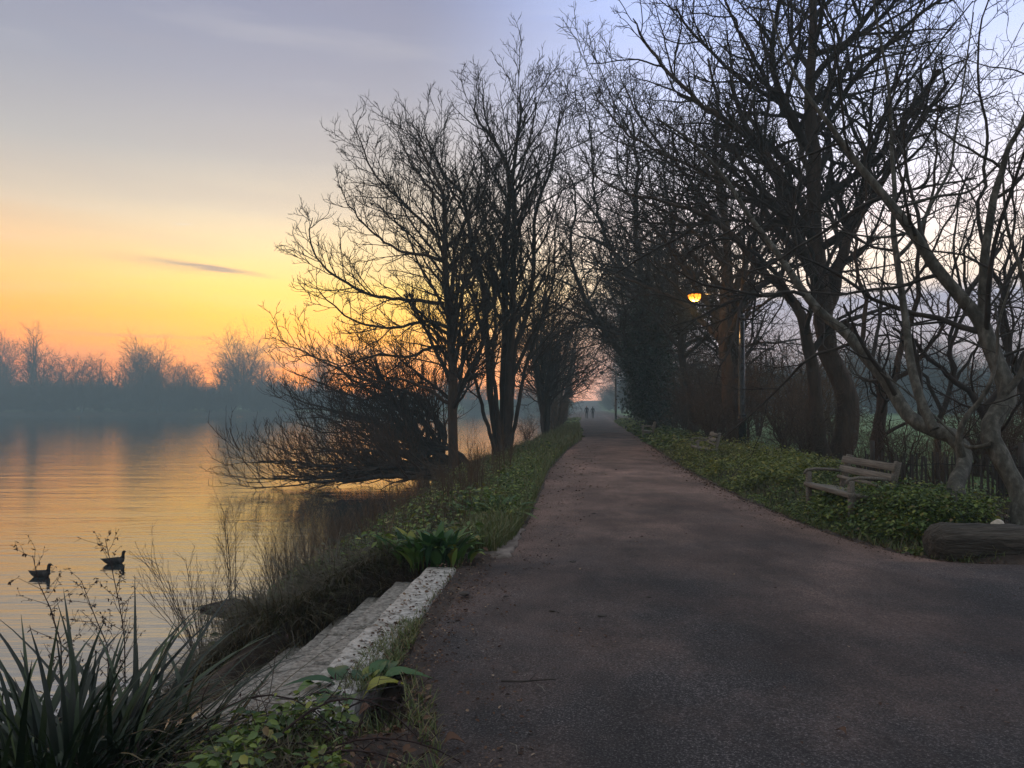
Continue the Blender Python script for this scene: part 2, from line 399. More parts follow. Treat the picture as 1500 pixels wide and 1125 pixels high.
def ground_z(X, Y):
    X = np.asarray(X, float); Y = np.asarray(Y, float)
    l = pl(Y); r = pr(Y); w = xw(Y)
    u = np.clip((l-X)/(l-w+1e-6), 0, 6)
    bank = .05-1.27*np.minimum(u, 1.0)**1.9-np.clip(u-1, 0, 3)*1.6
    bank = np.maximum(bank, -3.0)+vnoise(X, Y, 1.4)*.09*np.clip(u*4, 0, 1)
    st = np.clip((Y-3.75)/.3, 0, 1)*np.clip((8.0-np.clip((l-X-1.05)*1.5, 0, 1.2)-Y)/.25, 0, 1)          # the bank is cut away under the stone steps
    bank = bank*(1-st)+np.minimum(bank, -.16-np.clip(l-X-.1, 0, 9)*.60)*st
    e = np.clip((X-r)/.5, 0, 1)
    right = -.03+.07*e+vnoise(X, Y, 1.1, 3)*.04*e
    bed = np.exp(-((Y-9.6)/1.5)**2)*np.clip((X-4.5)/.8, 0, 1)*.17
    z = np.where(X < l, bank, np.where(X > r, right+bed, -.03))
    e2 = np.clip((X-l)/.25, 0, 1)*np.clip((r-X)/.25, 0, 1)
    z = np.where((X >= l) & (X <= r), .04-.07*np.clip(e2*1.0, 0, 1), z)
    far = np.clip((Y-yfar(X))*.35-1.55, -3, .6)
    z = np.where(X < w-1, np.maximum(z, far), z)
    z = z+np.clip((Y-365)/60, 0, 1)*np.where(z > -1.2, 5, 0)
    return z

def lin(*segs): return np.unique(np.concatenate([np.linspace(a, b, n) for a, b, n in segs]))
gx = lin((-440, -60, 40), (-60, -12, 50), (-12, -4.5, 40), (-4.5, 1.5, 130), (1.5, 9, 90), (9, 60, 50), (60, 440, 30))
gy = lin((-60, 1, 20), (1, 13, 200), (13, 40, 140), (40, 120, 90), (120, 250, 40), (250, 290, 30), (290, 430, 25))
GX, GY = np.meshgrid(gx, gy); GZ = ground_z(GX, GY)
nx, ny = len(gx), len(gy)
ii = (np.arange(ny-1)[:, None]*nx+np.arange(nx-1)[None, :])
gq = np.stack([ii, ii+1, ii+nx+1, ii+nx], -1).reshape(-1, 4)
gme = np_mesh('ground', np.stack([GX, GY, GZ], -1), [gq])
mead = np.clip((GX-pr(GY)-2.6+vnoise(GX, GY, .9)*.8)/1.5, 0, 1)*np.clip((GY-11)/2, 0, 1)
mead = np.maximum(mead, np.clip((GY-yfar(GX)-2)/6, 0, 1)*(GX < xw(GY)))
a = gme.attributes.new('meadow', 'FLOAT', 'POINT'); a.data.foreach_set('value', mead.ravel().astype(np.float32))
link('ground', gme, M['ground'], kind='structure')

# path sheet
py_ = lin((-30, 2, 8), (2, 7.2, 90), (7.2, 8.8, 60), (8.8, 20, 110), (20, 60, 110), (60, 165, 60))
nc = 40
rows = []; mul = []
for y in py_:
    l = pl(y)-.02+.10*vnoise(y, y*.3, 2.3, 1)*(1 if y > 8.2 else .8); r = pr(y)+.10*vnoise(y*.9, y, 2.6, 5)
    r = min(r, 30.)
    if 4.9 < y < 7.75: l = min(l, -.575+.087*(y-7.5)-.03)
    c = np.linspace(0, 1, nc); c = np.where(c < .5, .5*(2*c)**1.25, 1-.5*(2*(1-c))**1.25)
    x = l+(r-l)*c
    edge = np.minimum(x-l, r-x)
    z = .012+.03*np.clip(np.minimum(edge/1.2, 1), 0, 1)+.006*vnoise(x, y, 3.1, 2)
    z = z-.03*np.clip(1-edge/.06, 0, 1)
    rows.append(np.stack([x, np.full(nc, y), z], -1))
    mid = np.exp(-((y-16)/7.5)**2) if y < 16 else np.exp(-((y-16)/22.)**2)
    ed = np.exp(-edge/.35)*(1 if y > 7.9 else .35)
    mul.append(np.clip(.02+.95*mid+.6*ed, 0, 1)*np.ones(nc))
pv = np.array(rows); npy = len(py_)
ii = (np.arange(npy-1)[:, None]*nc+np.arange(nc-1)[None, :])
pme = np_mesh('path', pv, [np.stack([ii, ii+1, ii+nc+1, ii+nc], -1).reshape(-1, 4)])
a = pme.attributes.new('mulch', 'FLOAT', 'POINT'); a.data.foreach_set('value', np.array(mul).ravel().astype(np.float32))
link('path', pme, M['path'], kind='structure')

# river
wv = np.array([(-438, -58, WATER), (60, -58, WATER), (60, 428, WATER), (-438, 428, WATER)], float)
link('river', np_mesh('river', wv, [np.array([[0, 1, 2, 3]])], False), M['water'], kind='structure')
# ------------------------------------------------------------------ trees: right-hand side
def px(d, pts):
    """pixel polyline with depth d (a number, or start and end) -> world points"""
    n = len(pts); ds = np.linspace(d[0], d[1], n) if isinstance(d, tuple) else np.full(n, d)
    return [W(p[0], p[1], q) for p, q in zip(pts, ds)]

def drop(pts, r, extra=.25):
    """carry the first point of a trunk down into the ground"""
    p = list(map(np.array, pts)); z = float(ground_z(p[0][0], p[0][1]))
    p0 = np.array([p[0][0], p[0][1], z-extra])
    if p[0][2] > z-extra+.05: p = [p0]+p
    else: p[0] = p0
    return [tuple(q) for q in p]

def base_of(pts): return (pts[0][0], pts[0][1], float(ground_z(pts[0][0], pts[0][1])))

BIG = [dict(den=2.0, tmin=.18, ang=(35, 70), lr=.42, la=(.8, 5.5), fall=.45, rr=.55, S=10, wob=.13, trop=.05, sides=6, rmin=.012),
       dict(den=2.2, tmin=.15, ang=(30, 60), lr=.5, la=(.4, 3), fall=.5, rr=.6, S=8, wob=.16, trop=.05, sides=5, rmin=.010),
       dict(den=3.4, tmin=.1, ang=(30, 60), lr=.5, la=(.25, 1.5), fall=.5, rr=.6, S=6, wob=.18, trop=.06, sides=3, rmin=.0085),
       dict(den=4.2, tmin=.15, ang=(25, 55), lr=.6, la=(.18, .8), fall=.4, rr=.7, S=4, wob=.16, trop=.08, sides=3, rmin=.007)]
def lv(base, **over):
    """a copy of a level list with some levels changed: lv(BIG, den=[..])"""
    out = [dict(x) for x in base]
    for k, vals in over.items():
        for i, v in enumerate(vals if isinstance(vals, (list, tuple)) and len(vals) == len(out) else [vals]*len(out)):
            if v is not None: out[i][k] = v
    return out

rg = np.random.default_rng(21)
# the big tree behind the near bench
m0 = drop(px(23, [(1228, 668), (1242, 610), (1236, 565), (1216, 520), (1203, 430), (1196, 330), (1195, 230), (1192, 120), (1199, 0), (1196, -130)]), .4)
m1 = drop(px((22.7, 21), [(1206, 668), (1197, 610), (1191, 540), (1180, 480), (1152, 425), (1118, 395), (1060, 330), (1000, 300), (930, 285)]), .3)
m2 = px((23, 25), [(1210, 480), (1238, 375), (1262, 300), (1290, 200), (1325, 90), (1370, -30)])
m3 = px((23, 21), [(1198, 360), (1160, 270), (1095, 195), (1020, 140), (950, 60), (930, 20)])
m4 = px((23, 22), [(1196, 270), (1165, 180), (1115, 90), (1075, 10), (1050, -60)])
m5 = px((23, 26), [(1200, 400), (1150, 320), (1080, 270), (1000, 235), (920, 190), (870, 130)])
m6 = px((23, 24), [(1195, 200), (1225, 110), (1245, 20), (1270, -90)])
stems = [(m0, (.46, .05)), (m1, (.25, .03)), (m2, (.17, .02)), (m3, (.13, .015)), (m4, (.10, .015)), (m5, (.11, .015)), (m6, (.09, .012))]
stems[0] = (m0, [.48, .36, .33, .30, .28, .27, .22, .19, .15, .11, .06][:len(m0)])
make_tree('bare_tree', rg, stems, lv(BIG, den=[2.2, 2.6, 4.0, 4.6], tmin=[.3, .15, .1, .15], rr=[.68, .7, .7, .7], rmin=[.014, .011, .009, .0075]), M['bark_brown'], M['twig'], base_of(m0), S0=34, sides0=14, jitter=.03,
          label='tallest bare tree on the right, its thick twisted trunk standing behind the near bench', cat='tree')

NEAR = [dict(den=2.6, tmin=.25, ang=(35, 75), lr=.38, la=(.4, 2.6), fall=.4, rr=.5, S=10, wob=.15, trop=.04, sides=6, rmin=.006),
        dict(den=3.6, tmin=.12, ang=(30, 65), lr=.5, la=(.25, 1.3), fall=.45, rr=.6, S=7, wob=.18, trop=.05, sides=4, rmin=.0045),
        dict(den=7.0, tmin=.12, ang=(30, 60), lr=.55, la=(.12, .7), fall=.4, rr=.65, S=5, wob=.2, trop=.05, sides=3, rmin=.0035)]
# the pale leaning tree beside the log
a0 = drop(px((9.1, 12.5), [(1405, 770), (1402, 733), (1397, 708), (1408, 690), (1411, 664), (1397, 641), (1364, 628), (1336, 615), (1316, 588), (1299, 559), (1267, 521), (1241, 488), (1205, 459), (1178, 426), (1159, 397), (1138, 366), (1100, 315), (1062, 255), (1010, 200), (965, 170)]), .2)
ra = [.12, .095, .09, .102, .088, .092, .105, .098, .092, .088, .082, .078, .072, .066, .058, .052, .046, .038, .03, .02, .012][:len(a0)]
a1 = px((9.35, 10.6), [(1368, 629), (1352, 596), (1338, 548), (1332, 510), (1329, 475), (1318, 388), (1312, 333), (1315, 280), (1312, 227), (1308, 120), (1290, 10), (1280, -80)])
a2 = px((9.15, 8.6), [(1408, 668), (1404, 640), (1414, 612), (1434, 589), (1451, 560), (1462, 520), (1466, 470), (1490, 400)])
a3 = px((10.4, 10.9), [(1316, 377), (1341, 350), (1371, 293), (1397, 245), (1405, 200), (1420, 110), (1436, 10)])
rg = np.random.default_rng(5)
make_tree('bare_tree', rg, [(a0, ra), (a1, (.062, .012)), (a2, (.042, .009)), (a3, (.03, .008))], NEAR, M['bark_pale'], M['twig_grey'], base_of(a0), S0=44, sides0=12,
          label='pale smooth-barked tree bending left over the near bench from behind the log', cat='tree')
# the pale kinked tree at the right edge
b0 = drop(px((8.9, 10.4), [(1490, 770), (1491, 725), (1474, 690), (1457, 654), (1447, 631), (1463, 602), (1477, 579), (1464, 539), (1449, 500), (1437, 468), (1403, 427), (1371, 387), (1344, 344), (1312, 301), (1280, 261), (1252, 226), (1225, 185), (1185, 130), (1150, 60), (1125, -30)]), .2)
rb = [.14, .11, .10, .098, .108, .105, .108, .105, .098, .092, .085, .075, .07, .064, .056, .048, .04, .032, .024, .016, .01][:len(b0)]
b1 = px((9.6, 9.2), [(1441, 472), (1445, 387), (1453, 333), (1461, 288), (1475, 245), (1483, 216), (1503, 180), (1530, 110), (1560, 30), (1570, -60)])
b2 = px((10.0, 9.6), [(1330, 341), (1300, 346), (1275, 345), (1245, 340), (1213, 330)])
b3 = px((10.1, 9.4), [(1322, 302), (1376, 286), (1427, 277), (1467, 240), (1500, 215), (1540, 170)])
b4 = px((9.05, 9.9), [(1452, 650), (1430, 655), (1412, 652), (1385, 625), (1330, 575), (1290, 545)])
b5 = px((9.3, 8.8), [(1474, 575), (1500, 540), (1512, 480), (1500, 400), (1480, 330), (1475, 250)])
rg = np.random.default_rng(9)
make_tree('bare_tree', rg, [(b0, rb), (b1, (.058, .012)), (b2, (.02, .006)), (b3, (.022, .006)), (b4, (.03, .007)), (b5, (.045, .01))], NEAR, M['bark_pale'], M['twig_grey'], base_of(b0), S0=44, sides0=12,
          label='pale kinked tree at the right edge, its long upper limb slanting up to the left', cat='tree')
# smaller trees between bench and meadow
def forked(seed, base, d, stems_px, r, label, bark, twig, levels=NEAR, S0=20, group=None, name='bare_tree', jitter=.02):
    g = np.random.default_rng(seed)
    st = []
    for k, (pts, rr) in enumerate(stems_px):
        p = px(d, pts)
        if k == 0: p = drop(p, r)
        st.append((p, rr))
    return make_tree(name, g, st, levels, bark, twig, base_of(st[0][0]), S0=S0, sides0=10, jitter=jitter, label=label, cat='tree', group=group)

MIDL = [dict(den=2.6, tmin=.25, ang=(35, 70), lr=.4, la=(.5, 3.5), fall=.4, rr=.5, S=9, wob=.15, trop=.05, sides=5, rmin=.008),
        dict(den=3.6, tmin=.12, ang=(30, 62), lr=.5, la=(.3, 1.8), fall=.45, rr=.6, S=7, wob=.18, trop=.05, sides=4, rmin=.006),
        dict(den=7.0, tmin=.12, ang=(30, 60), lr=.55, la=(.15, .9), fall=.4, rr=.65, S=5, wob=.2, trop=.06, sides=3, rmin=.0055)]
forked(31, None, 15.5, [([(1286, 672), (1287, 620), (1293, 580), (1280, 540), (1262, 505), (1240, 470)], (.15, .05)),
                        ([(1291, 590), (1312, 550), (1322, 505), (1345, 440), (1350, 360), (1375, 260), (1380, 150)], (.08, .015)),
                        ([(1290, 600), (1310, 560), (1345, 530), (1385, 470), (1400, 400), (1430, 300)], (.06, .012)),
                        ([(1262, 505), (1270, 440), (1255, 360), (1275, 280), (1265, 190)], (.05, .012))],
       .15, 'small brown forked tree standing just right of the thick twisted trunk', M['bark_brown'], M['twig'], MIDL)
forked(32, None, 12.5, [([(1462, 690), (1455, 640), (1430, 590), (1400, 560), (1370, 530), (1340, 500), (1310, 480)], (.075, .02)),
                        ([(1440, 605), (1470, 560), (1480, 500), (1472, 420), (1490, 330), (1485, 230)], (.05, .012)),
                        ([(1400, 560), (1395, 500), (1420, 440), (1415, 370), (1440, 300)], (.04, .01))],
       .1, 'thin dark tree leaning left behind the kinked pale tree by the paling fence', M['bark_dark'], M['twig'], MIDL)
forked(33, None, 14, [([(1500, 690), (1505, 620), (1488, 540), (1470, 490), (1476, 413), (1494, 381), (1515, 320), (1520, 200)], (.09, .02)),
                      ([(1488, 540), (1530, 480), (1560, 400), (1570, 290)], (.06, .015)),
                      ([(1476, 430), (1450, 380), (1440, 300), (1455, 200), (1440, 90), (1460, -20)], (.045, .012))],
       .1, 'dark upright tree furthest right, partly cut off by the photo edge', M['bark_dark'], M['twig'], MIDL)
forked(34, None, 17.5, [([(1372, 660), (1378, 610), (1395, 560), (1392, 500), (1410, 430), (1402, 350), (1420, 250)], (.08, .015)),
                        ([(1378, 610), (1360, 560), (1330, 520), (1316, 460), (1290, 400)], (.05, .012)),
                        ([(1395, 560), (1425, 520), (1450, 470), (1455, 390)], (.04, .012))],
       .1, 'thin dark tree seen against the meadow between the two pale trunks', M['bark_dark'], M['twig'], MIDL)

# tree behind the lit lamp post, ivy tree, then the avenue beyond
t4 = [(drop(px((31, 31), [(1076, 650), (1066, 565), (1061, 505), (1060, 460), (1066, 400), (1064, 320), (1050, 240), (1055, 150), (1040, 80)]), .3), [.36, .3, .26, .24, .2, .17, .14, .1, .07, .04][:10]),
      (px((31, 34), [(1062, 506), (1044, 484), (1019, 459), (997, 440), (960, 425), (910, 405), (860, 385)]), (.16, .02)),
      (px((31, 34), [(1069, 440), (1095, 380), (1120, 310), (1125, 230), (1140, 150)]), (.12, .02)),
      (px((31, 30), [(1066, 340), (1020, 270), (970, 210), (930, 150), (905, 95)]), (.1, .015)),
      (px((31, 29), [(1070, 400), (1010, 330), (940, 290), (880, 260), (850, 210)]), (.09, .015))]
t4 = [(p, r if len(r) == 2 else list(r)[:len(p)]) for p, r in t4]
make_tree('bare_tree', np.random.default_rng(41), t4, lv(BIG, den=[2.0, 2.4, 3.4, 3.2], rr=[.65, .65, .65, .7], rmin=[.014, .012, .010, .009]), M['bark_brown'], M['twig'], base_of(t4[0][0]), S0=30, sides0=10, jitter=.03,
          label='brown tree directly behind the lit lamp post, forking low with a limb to the left', cat='tree')
t5 = [(drop(px((45, 45), [(958, 632), (948, 585), (940, 520), (938, 469), (940, 396), (932, 323), (936, 240), (925, 160)]), .3), (.42, .05)),
      (px((45, 41), [(946, 585), (909, 516), (873, 465), (848, 414), (836, 355), (845, 300), (830, 240)]), (.2, .03)),
      (px((45, 44), [(940, 480), (975, 400), (990, 310), (985, 220)]), (.16, .03)),
      (px((45, 42), [(940, 430), (895, 360), (872, 290), (868, 200), (855, 130)]), (.13, .02)),
      (px((45, 38), [(944, 545), (920, 500), (880, 480), (840, 478), (805, 492)]), (.12, .02))]
ivy_tree = make_tree('bare_tree', np.random.default_rng(51), t5, lv(BIG, den=[2.0, 2.2, 2.8, 2.4], rmin=[.016, .015, .013, .012]), M['bark_dark'], M['twig'], base_of(t5[0][0]), S0=30, sides0=10, jitter=.04,
          label='ivy-clad tree further along the right of the path beside an unlit lamp column', cat='tree')
g = np.random.default_rng(52); n = 15000
bx, by, bz = base_of(t5[0][0]); tz = g.beta(1.6, 1.5, n)*7.5+.5
cl = g.normal(0, 1, (60, 2))*.65; clz = g.uniform(1.5, 7.5, 60); kk = g.integers(0, 60, n)
p = np.stack([bx-.3*(tz/5)+cl[kk, 0]*.9+g.normal(0, .42, n), by+cl[kk, 1]+g.normal(0, .42, n), np.where(g.random(n) < .75, clz[kk]+g.normal(0, .5, n), tz)], -1)
v, q = leaves(g, p, g.uniform(.10, .2, n), (.2, 1.1), asp=.9)
link('ivy', np_mesh('ivy', v-np.array(ivy_tree.location), [q], False), M['ivy'], ivy_tree)

def auto_stems(g, base, H, n, spread, r, lean=(0, 0), low=.0, wob=.06, kink=.5):
    """a plain bare tree: n stems from one base, fanning by spread"""
    out = []; z0 = base[2]
    for k in range(n):
        az = 2*np.pi*(k+g.random()*.7)/n; sp = spread*(g.uniform(.5, 1.1) if n > 1 else .1)
        hh = H*(g.uniform(.75, 1.05) if k else 1.0); pts = []
        for t in np.linspace(0, 1, 8):
            o = sp*(t**1.2)*hh
            pts.append((base[0]+math.cos(az)*o+lean[0]*t*hh+g.normal(0, wob*kink)*(t > 0)*hh*.18, base[1]+math.sin(az)*o+lean[1]*t*hh+g.normal(0, wob*kink)*(t > 0)*hh*.18, z0-.2+t*(hh+.2)))
        rr = r*(g.uniform(.65, 1) if n > 1 else 1)
        out.append((pts, [rr*1.15]+[max(rr*(1-t)**.9+.015, .02) for t in np.linspace(.14, 1, 7)]))
    return out

AVE = lv(BIG, den=[2.0, 2.2, 2.5, 2.0], tmin=[.22, .15, .1, .15], rmin=[.018, .016, .014, .013], lr=[.5, .5, .5, .6], la=[(1, 6.5), (.6, 3), (.35, 1.6), (.3, .9)], trop=[.03, .03, .05, .06])
GRP_R = 'bare trees of the avenue receding into the mist'
def near_of(x, y): return (x, y, float(ground_z(x, y)))
# unique avenue trees (each grown separately), from 34 m on
ave_r = [(36, 4.3, 13, 2, .2, .22), (39, 2.7, 15, 1, .1, .24), (52, 2.6, 15, 2, .2, .25), (58, 4.5, 14, 3, .22, .2), (64, 2.4, 16, 2, .2, .24), (76, 2.5, 15, 2, .2, .24), (90, 2.6, 16, 2, .2, .25)]
for k, (y, off, H, ns, sp, r) in enumerate(ave_r):
    g = np.random.default_rng(600+k); b = near_of(float(pr(y))+off, y)
    lab = ['bare twin-stemmed tree behind the middle bench', 'bare single-stemmed tree between the middle bench and the ivy-clad tree', 'bare tree just beyond the ivy-clad tree on the right of the path'][k] if k < 3 else 'misty bare tree in the far row along the right of the path'
    make_tree('bare_tree', g, auto_stems(g, b, H, ns, sp, r, lean=(-.10, 0)), AVE, M['bark_dark'], M['twig'], b, S0=24, sides0=7, label=lab, cat='tree', group=None if k < 3 else GRP_R)
far_first = None
ave_l = [(46, 2.0, 8.6, 8, .17, .15, 'multi-stemmed bare tree beyond the tall clump on the left of the path'), (58, 1.7, 8.5, 4, .25, .12, 'bare bushy tree on the left verge where the path narrows with distance'), (74, 1.5, 11, 3, .25, .18, None), (92, 1.6, 12, 3, .22, .18, None)]
for k, (y, off, H, ns, sp, r, lab) in enumerate(ave_l):
    g = np.random.default_rng(640+k); b = near_of(float(pl(y))-off, y)
    make_tree('bare_tree', g, auto_stems(g, b, H, ns, sp, r, lean=(.04 if k > 1 else -.02, 0)), AVE, M['bark_dark'], M['twig'], b, S0=22, sides0=7,
              label=lab or 'misty bare tree in the far row along the left of the path', cat='tree', group=None if lab else 'bare trees of the avenue on the river side')

# ------------------------------------------------------------------ trees: river side
LT = lv(BIG, den=[2.2, 2.5, 3.2, 3.6], fall=[.68, .5, .5, .4], la=[(.8, 3.8), (.4, 2.4), (.25, 1.3), (.18, .8)], trop=[.05, .06, .09, .11], ang=[(30, 60), (28, 55), (25, 50), (20, 45)], rmin=[.013, .012, .0105, .0095], wob=[.10, .12, .13, .12])
l1 = [(drop(px(28, [(664, 668), (663, 585), (661, 500), (656, 453), (653, 409), (651, 365), (652, 327), (648, 280), (634, 250), (618, 220), (608, 200)]), .2), [.2, .18, .165, .15, .13, .12, .10, .085, .07, .055, .04, .02][:12]),
      (px((28, 28.5), [(660, 453), (664, 403), (668, 360), (690, 300), (705, 250), (700, 190)]), (.09, .015)),
      (px((28, 26), [(650, 444), (609, 440), (545, 432), (500, 410), (467, 384), (452, 345), (457, 318)]), (.075, .012)),
      (px((28, 29), [(653, 511), (632, 508), (600, 523), (555, 520), (505, 535), (470, 550)]), (.08, .012)),
      (px((28, 27), [(651, 383), (620, 372), (587, 367), (545, 340), (510, 300), (495, 270)]), (.07, .012)),
      (px((28, 30), [(650, 353), (620, 325), (585, 290), (545, 250), (525, 200), (520, 180)]), (.07, .012)),
      (px((28, 27), [(656, 590), (625, 570), (590, 556), (560, 560), (510, 548), (455, 520), (410, 498)]), (.07, .012)),
      (px((28, 29.5), [(648, 300), (610, 250), (590, 215), (580, 185)]), (.055, .012)),
      (px((28, 26.5), [(660, 480), (625, 470), (570, 480), (520, 470), (480, 440), (462, 420)]), (.07, .012))]
l1 = [(p, r if len(r) == 2 else list(r)[:len(p)]) for p, r in l1]
make_tree('bare_tree', np.random.default_rng(71), l1, lv(LT, den=[3.9, 4.0, 5.2, 7.0], rmin=[.013, .011, .009, .008]), M['bark_brown'], M['twig'], base_of(l1[0][0]), S0=28, sides0=10, jitter=.02,
          label='single-trunked bare tree on the river bank, its long limbs spreading left over the water', cat='tree')
l2 = [(drop(px(30, [(729, 662), (720, 585), (713, 497), (708, 423), (697, 373), (687, 327), (677, 284), (650, 252), (634, 220), (622, 192)]), .2), (.17, .02)),
      (drop(px(30.4, [(736, 662), (738, 555), (741, 467), (738, 394), (741, 342), (746, 284), (744, 246), (730, 214), (715, 190), (702, 178), (694, 156), (696, 140)]), .2), (.19, .018)),
      (drop(px(29.8, [(741, 662), (746, 526), (752, 467), (752, 394), (753, 311), (751, 260), (758, 199), (764, 160), (762, 136), (763, 120)]), .2), (.17, .015)),
      (drop(px((30, 31), [(745, 660), (752, 526), (770, 467), (782, 394), (784, 311), (811, 234), (816, 188), (822, 156)]), .2), (.15, .018)),
      (drop(px(29.6, [(732, 664), (729, 600), (722, 540), (726, 470), (720, 400), (712, 330), (708, 268)]), .2), (.12, .016)),
      (drop(px(30.2, [(748, 660), (760, 590), (772, 530), (790, 480), (800, 420), (806, 360)]), .2), (.11, .016)),
      (drop(px(29.7, [(726, 664), (708, 600), (690, 540), (672, 490), (655, 440), (640, 400)]), .2), (.10, .016)),
      (px((30, 29), [(713, 500), (700, 465), (691, 435), (672, 405), (657, 388), (630, 330), (600, 284)]), (.08, .014)),
      (px((30, 31), [(748, 560), (775, 500), (800, 450), (812, 400), (815, 330), (830, 276)]), (.09, .014)),
      (px((30, 29), [(744, 252), (770, 220), (780, 184), (784, 156), (784, 136)]), (.05, .012)),
      (px((30, 30), [(684, 320), (660, 276), (640, 236), (620, 212), (610, 188)]), (.05, .012))]
make_tree('bare_tree', np.random.default_rng(72), l2, lv(LT, den=[2.6, 3.4, 4.8, 7.0], rmin=[.013, .011, .009, .008], la=[(.8, 3.2), (.4, 2.0), (.25, 1.2), (.18, .7)], tmin=[.32, .15, .1, .15], ang=[(22, 50), (25, 50), (25, 50), (20, 45)]), M['bark_dark'], M['twig'], base_of(l2[0][0]), S0=30, sides0=9, jitter=.02,
          label='tall many-stemmed bare tree left of the path, reaching the highest on the river side', cat='tree')
# dense brown twiggy tree behind them
g = np.random.default_rng(73); b = W(640, 660, 34); b = (b[0], 34, -1.0)
st = []
for k in range(15):
    az = np.pi*(.72+.56*k/14)+g.normal(0, .12); ox = g.uniform(-1.9, .5); oz = g.uniform(0, 1.3); L = g.uniform(3.6, 6.0); e0 = g.uniform(.25, 1.15); dr = g.uniform(.25, .6)*e0
    st.append(([(b[0]+.35*ox, b[1]+g.normal(0, .3), b[2]-.1), (b[0]+.7*ox, b[1]+g.normal(0, .3), b[2]+.6+oz), *[(b[0]+ox+math.cos(az)*o*L+g.normal(0, .12), b[1]+math.sin(az)*o*L*.6, b[2]+1+oz+L*o*(e0-dr*o)+g.normal(0, .12)) for o in (.25, .5, .75, 1.0)]], (.10, .016)))
make_tree('bare_tree', g, st, lv(LT, den=[2.1, 2.7, 3.6, 3.8], rmin=[.012, .009, .0075, .0065], lr=[.5, .5, .55, .6], trop=[.09, .1, .12, .12], tmin=[.2, .15, .1, .1]), M['bark_dark'], M['twig_red'], b, S0=18, sides0=7, jitter=.03,
          label='low dense twiggy brown tree glowing against the sunset behind the single trunk', cat='tree')
# the fallen willow spreading over the water
g = np.random.default_rng(74); b = (-1.9, 27.0, -.75); st = []
for k in range(26):
    az = np.pi*(.80+.42*k/25)+g.normal(0, .05); L = g.uniform(3.8, 7.3)
    el = g.uniform(-.02, .20)
    pts = [b]
    for o in (.2, .4, .6, .8, 1.0):
        pts.append((b[0]+math.cos(az)*L*o+g.normal(0, .15), b[1]+math.sin(az)*L*o*.8+g.normal(0, .2), max(b[2]+.1+L*o*el*(1.1-.35*o)+g.normal(0, .07)-(.35*o), -1.12+.12*k % .3)))
    st.append((pts, (.085, .014)))
WL = lv(LT, den=[1.5, 2.0, 2.6, 2.2], ang=[(18, 45), (20, 50), (25, 50), (25, 50)], lr=[.38, .55, .55, .6], la=[(.5, 2.2), (.4, 1.6), (.3, 1.0), (.2, .6)], up=[.22, .32, .4, .4], trop=[.05, .07, .09, .1], tmin=[.15, .1, .1, .1], rmin=[.012, .009, .008, .007], fall=[.2, .4, .4, .4])
make_tree('fallen_willow', g, st, WL, M['bark_dark'], M['twig_red'], b, S0=16, sides0=7, jitter=.03,
          label='low sprawling bush-like tree with limbs lying out flat over the water', cat='tree')
g = np.random.default_rng(75); b = (-1.5, 31.0, -.7); st = []
for k in range(18):
    az = np.pi*(.76+.48*k/17)+g.normal(0, .07); L = g.uniform(3.6, 7.4); el = g.uniform(.05, .42); ox = g.uniform(-2.4, .3); dr = g.uniform(0, .5)*el
    st.append(([(b[0]+ox*.6, b[1]+g.normal(0, .3), b[2]-.1)]+[(b[0]+ox+math.cos(az)*L*o+g.normal(0, .14), b[1]+math.sin(az)*L*o*.6+g.normal(0, .2), b[2]+.25+L*o*(el-dr*o)*1.2+g.normal(0, .1)) for o in (.15, .35, .55, .78, 1)], (.075, .014)))
make_tree('bare_shrub', g, st, lv(WL, den=[1.7, 2.3, 3.0, 2.6], rmin=[.011, .009, .008, .007]), M['bark_dark'], M['twig'], b, S0=14, sides0=6, jitter=.03,
          label='grey tangled shrub filling the bank between the sprawling tree and the single trunk', cat='shrub')

# ------------------------------------------------------------------ undergrowth along the path
SH = [dict(den=3.0, tmin=.15, ang=(25, 65), lr=.5, la=(.3, 1.4), fall=.3, rr=.6, S=6, wob=.2, trop=.03, sides=4, rmin=.008),
      dict(den=4.5, tmin=.1, ang=(30, 65), lr=.55, la=(.2, .9), fall=.3, rr=.65, S=5, wob=.22, trop=.03, sides=3, rmin=.007),
      dict(den=5.0, tmin=.1, ang=(30, 65), lr=.6, la=(.15, .5), fall=.3, rr=.7, S=4, wob=.22, trop=.03, sides=3, rmin=.006)]
def shrub_proto(seed, H, n, spread, twig, levels=SH, rad=.035):
    g = np.random.default_rng(seed); st = auto_stems(g, (0, 0, 0), H, n, spread, rad, wob=.25)
    (tv, tf), (cv, cf) = grow(g, st, levels, 12, 5, .03)
    v = np.concatenate([tv, cv]); return np_mesh('shrub', v, [tf[0], cf[0]+len(tv)])
shr = [shrub_proto(801, 3.4, 9, .38, None), shrub_proto(802, 2.6, 10, .5, None), shrub_proto(803, 4.2, 8, .33, None)]
for me_, mm in zip(shr, (M['dead_stem'], M['twig_red'], M['twig_red'])): me_.materials.append(mm)
g = np.random.default_rng(804)
